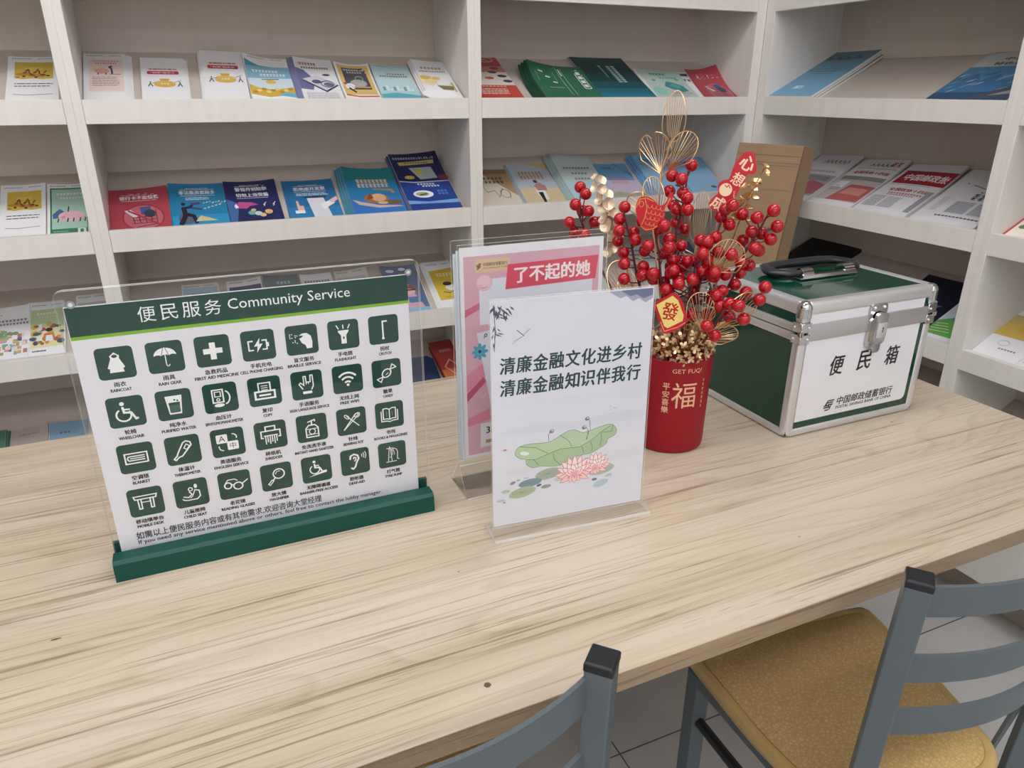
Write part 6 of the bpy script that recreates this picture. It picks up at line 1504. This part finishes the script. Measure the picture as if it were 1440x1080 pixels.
# ---------------------------------------------------------------- middle bookcase, third shelf down (behind the clear sign)
L_('leaflet', 'b', 4, -1.770, .097, .232, 'light blue leaflet seen above the green header of the service sign', lblue_head, rot=-.5, curl=(.002, .002))
L_('leaflet', 'b', 4, -1.652, .095, .228, 'white leaflet with a dark blue panel seen above the service sign', navy_head, rot=-.5, n=1, curl=(.002, .012))
L_('booklet', 'b', 4, -1.548, .097, .232, 'slate grey booklet with small white characters seen above the service sign', grey_head, curl=(.010, .004), thk=.002)
L_('leaflet', 'b', 4, -1.446, .092, .226, 'white leaflet with a dark title line seen above the service sign', white_head, curl=(.006, .004))
L_('leaflet', 'b', 4, -1.345, .092, .226, 'white leaflet next to the blue child poster, seen through clear acrylic', lambda P: (header_only(P)), cover='#dcdad4', n=2, spread=(.002, .001), curl=(.002, .012))
L_('leaflet', 'b', 4, -1.212, .112, .222, 'blue and pink leaflet with a child in a red hat, behind the sign corner', child_poster, rot=-1.5, n=2, spread=(.001, .001), curl=(.010, .010))
L_('leaflet', 'b', 4, -1.068, .091, .228, 'white-bordered yellow leaflet with a small running figure, left of the pink poster', yellow_white, rot=-.6, n=4, spread=(-.0032, 0), curl=(.002, .005))
# fourth shelf, just above table level
L_('booklet', 'b', 5, -1.046, .080, .235, 'red and orange booklet lying low on the shelf beside the pink poster', red_stack, rot=3, n=3, spread=(.001, -.003), thk=.007, under='#a8402f', edge=ink('#a8402f'))
L_('booklet', 'b', 5, -1.165, .092, .19, 'dark blue booklet low on the shelf left of the red booklets', lambda P: P.r(0, 0, 1, 1, '#2c3d66'), n=4, spread=(.004, 0), thk=.003, under='#2a4474', edge=ink('#31507f'))
# ---------------------------------------------------------------- bookcase behind the berries
L_('leaflet', 'b', 2, -.9420, .148, .312, 'red and white gift leaflet beside the upright on the upper shelf', red_gift, rot=-1.0, curl=(.0, .0))
L_('booklet', 'b', 2, -.738, .186, .186, 'green landscape pad with curled corners on the upper shelf', green_pad, rot=-1.2, n=6, spread=(-.005, -.002), curl=(.026, .006), thk=.0022, under='#1d4a36', edge=ink('#1f4f3a'))
L_('booklet', 'b', 2, -.548, .192, .275, 'large dark teal booklet on the upper shelf beside the green pad', teal_book, rot=-1.0, n=2, spread=(-.002, 0), curl=(.002, .002), thk=.003, edge=ink('#c9cfd0'), under='#1a4a50')
L_('leaflet', 'b', 2, -.345, .150, .205, 'pale mint leaflet with a teal drawing on the upper shelf', mint, rot=-4.5, n=3, spread=(-.004, .002), curl=(.004, .003))
L_('leaflet', 'b', 2, -.222, .06, .202, 'narrow sheet with a dark heading tucked between the mint and red leaflets', lambda P: (P.r(0, .86, 1, .95, '#3a3f60'), P.blk(.5, .72, .8, 3, .07, '#25262e')), rot=-7, curl=(.002, .002))
L_('leaflet', 'b', 2, -.172, .138, .205, 'red leaflet with a lifted right corner, last before the room corner', red_card, rot=-8, n=1, curl=(.008, .050))
L_('booklet', 'b', 3, -.925, .128, .215, 'cream and brown booklet with lotus outlines, first behind the berries on the second shelf down', brown_lotus, rot=-3, curl=(.0, .0))
L_('booklet', 'b', 3, -.790, .132, .222, 'grey and gold booklet with a walking figure on the second shelf down', autumn_walk, rot=-2.2, n=3, spread=(-.003, .0005), curl=(.003, .002), thk=.002, under='#8fa0b0')
L_('booklet', 'b', 3, -.634, .136, .250, 'pale grey-green booklet on a thick pile on the second shelf down', pale_green, rot=-3.5, n=6, spread=(-.0038, .0005), curl=(.010, .002), thk=.0024, under='#8fb0b0')
L_('booklet', 'b', 3, -.492, .122, .215, 'blue and pink booklet behind the cream leaf sprig', blue_pink, rot=-5, n=1, curl=(.002, .004), under='#7fb2c4')
L_('booklet', 'b', 3, -.338, .128, .236, 'light blue booklet on a thick pile behind the gold fan leaves', sky_book, cover='#86b6dc', rot=-5, n=6, spread=(-.003, .0005), thk=.0028, under='#5f9cd0', edge=ink('#7fb0da'))
L_('booklet', 'b', 3, -.196, .132, .230, 'light blue booklet nearest the room corner on the second shelf down', sky_book, rot=-7, n=3, spread=(-.004, .0005), thk=.0028, under='#6fa6d6', edge=ink('#7fb0da'))
L_('booklet', 'b', 4, -.820, .150, .22, 'pale booklet low behind the left berries on the third shelf down', grey_bluehead, rot=-2, n=1, thk=.002)
L_('booklet', 'b', 4, -.640, .150, .22, 'blue-headed booklet low behind the berries on the third shelf down', lambda P: (grey_bluehead(P), P.r(0, .8, 1, 1, '#5f86a8')), rot=-3, n=1, thk=.002)
L_('booklet', 'b', 4, -.370, .140, .225, 'grey-green printed booklet glimpsed between the berry stems', grey_bluehead, rot=-4, n=2, thk=.002)
L_('booklet', 'b', 4, -.190, .120, .22, 'blue booklet glimpsed under the berries close to the room corner', lambda P: (P.r(0, 0, 1, 1, '#3f6f9c'), P.r(.2, .5, .8, .7, '#b9cad6')), rot=-5, n=1, thk=.002)
# ---------------------------------------------------------------- right wall bookcase
L_('magazine', 'r', 2, .006, .207, .310, 'blue book with handwritten title on a pile at the left of the right wall shelf', blue_master, rot=.3, n=2, spread=(.002, 0), thk=.0065, curl=(.002, .004), edge=PAPER, under='#3d5f70')
L_('magazine', 'r', 2, .572, .210, .300, 'blue mountain booklet on the right wall upper shelf', mountain, rot=2.0, thk=.003)
NP = mat('newsprint', '#d3d3d5', .7)
for s_, w_, art_, lab, rt, cur in ((.073, .165, newspaper_plain, 'folded newspaper half hidden behind the carton', 2.5, (.0, .008)), (.250, .160, newspaper_photo, 'folded newspaper with a reddish hall photo, second from the carton', 2.0, (.002, .010)), (.418, .172, newspaper_red_banner, 'folded newspaper with a wide red banner title', 1.0, (.002, .012)), (.606, .180, newspaper_text, 'folded newspaper with plain grey columns beside the upright', 1.5, (.004, .004))):
    L_('folded_newspaper', 'r', 3, s_, w_, .262, lab, art_, cover=NP, rot=rt, thk=.008, curl=cur, edge=NP, bulge=.003, cat='newspaper', group='folded newspapers on the right wall shelf')
L_('folder', 'r', 4, .045, .215, .29, 'black folder on the shelf behind the handle of the green case', lambda P: P.r(.06, .08, .94, .94, '#18191c'), cover='#141517', thk=.010, edge=ink('#141517'), rot=-2)
L_('booklet', 'r', 4, .552, .160, .245, 'dark navy booklet with a light blue glow behind the right edge of the green case', navy_glow, cover='#15172c', thk=.004, rot=1, curl=(.004, .004), edge=ink('#1d2038'))
L_('leaflet', 'r', 4, .712, .098, .215, 'white and green leaflet with a city drawing right of the green case', green_city, rot=2.0, hadd=.006, curl=(.0, .0))
L_('magazine', 'r', 3, .853, .200, .29, 'cream magazine with a red edge cut by the right photo edge', red_edge, thk=.003, rot=.5)
L_('leaflet', 'r', 4, .855, .110, .245, 'white and yellow leaflet with an outstretched hand at the right photo edge', hand_leaflet, n=2, spread=(.002, 0), rot=1.5)
L_('leaflet', 'r', 4, .972, .105, .235, 'pale grey leaflet right of the outstretched hand leaflet', lambda P: (P.r(.04, .1, .96, .9, '#b9bfc4')), n=2, thk=.002)
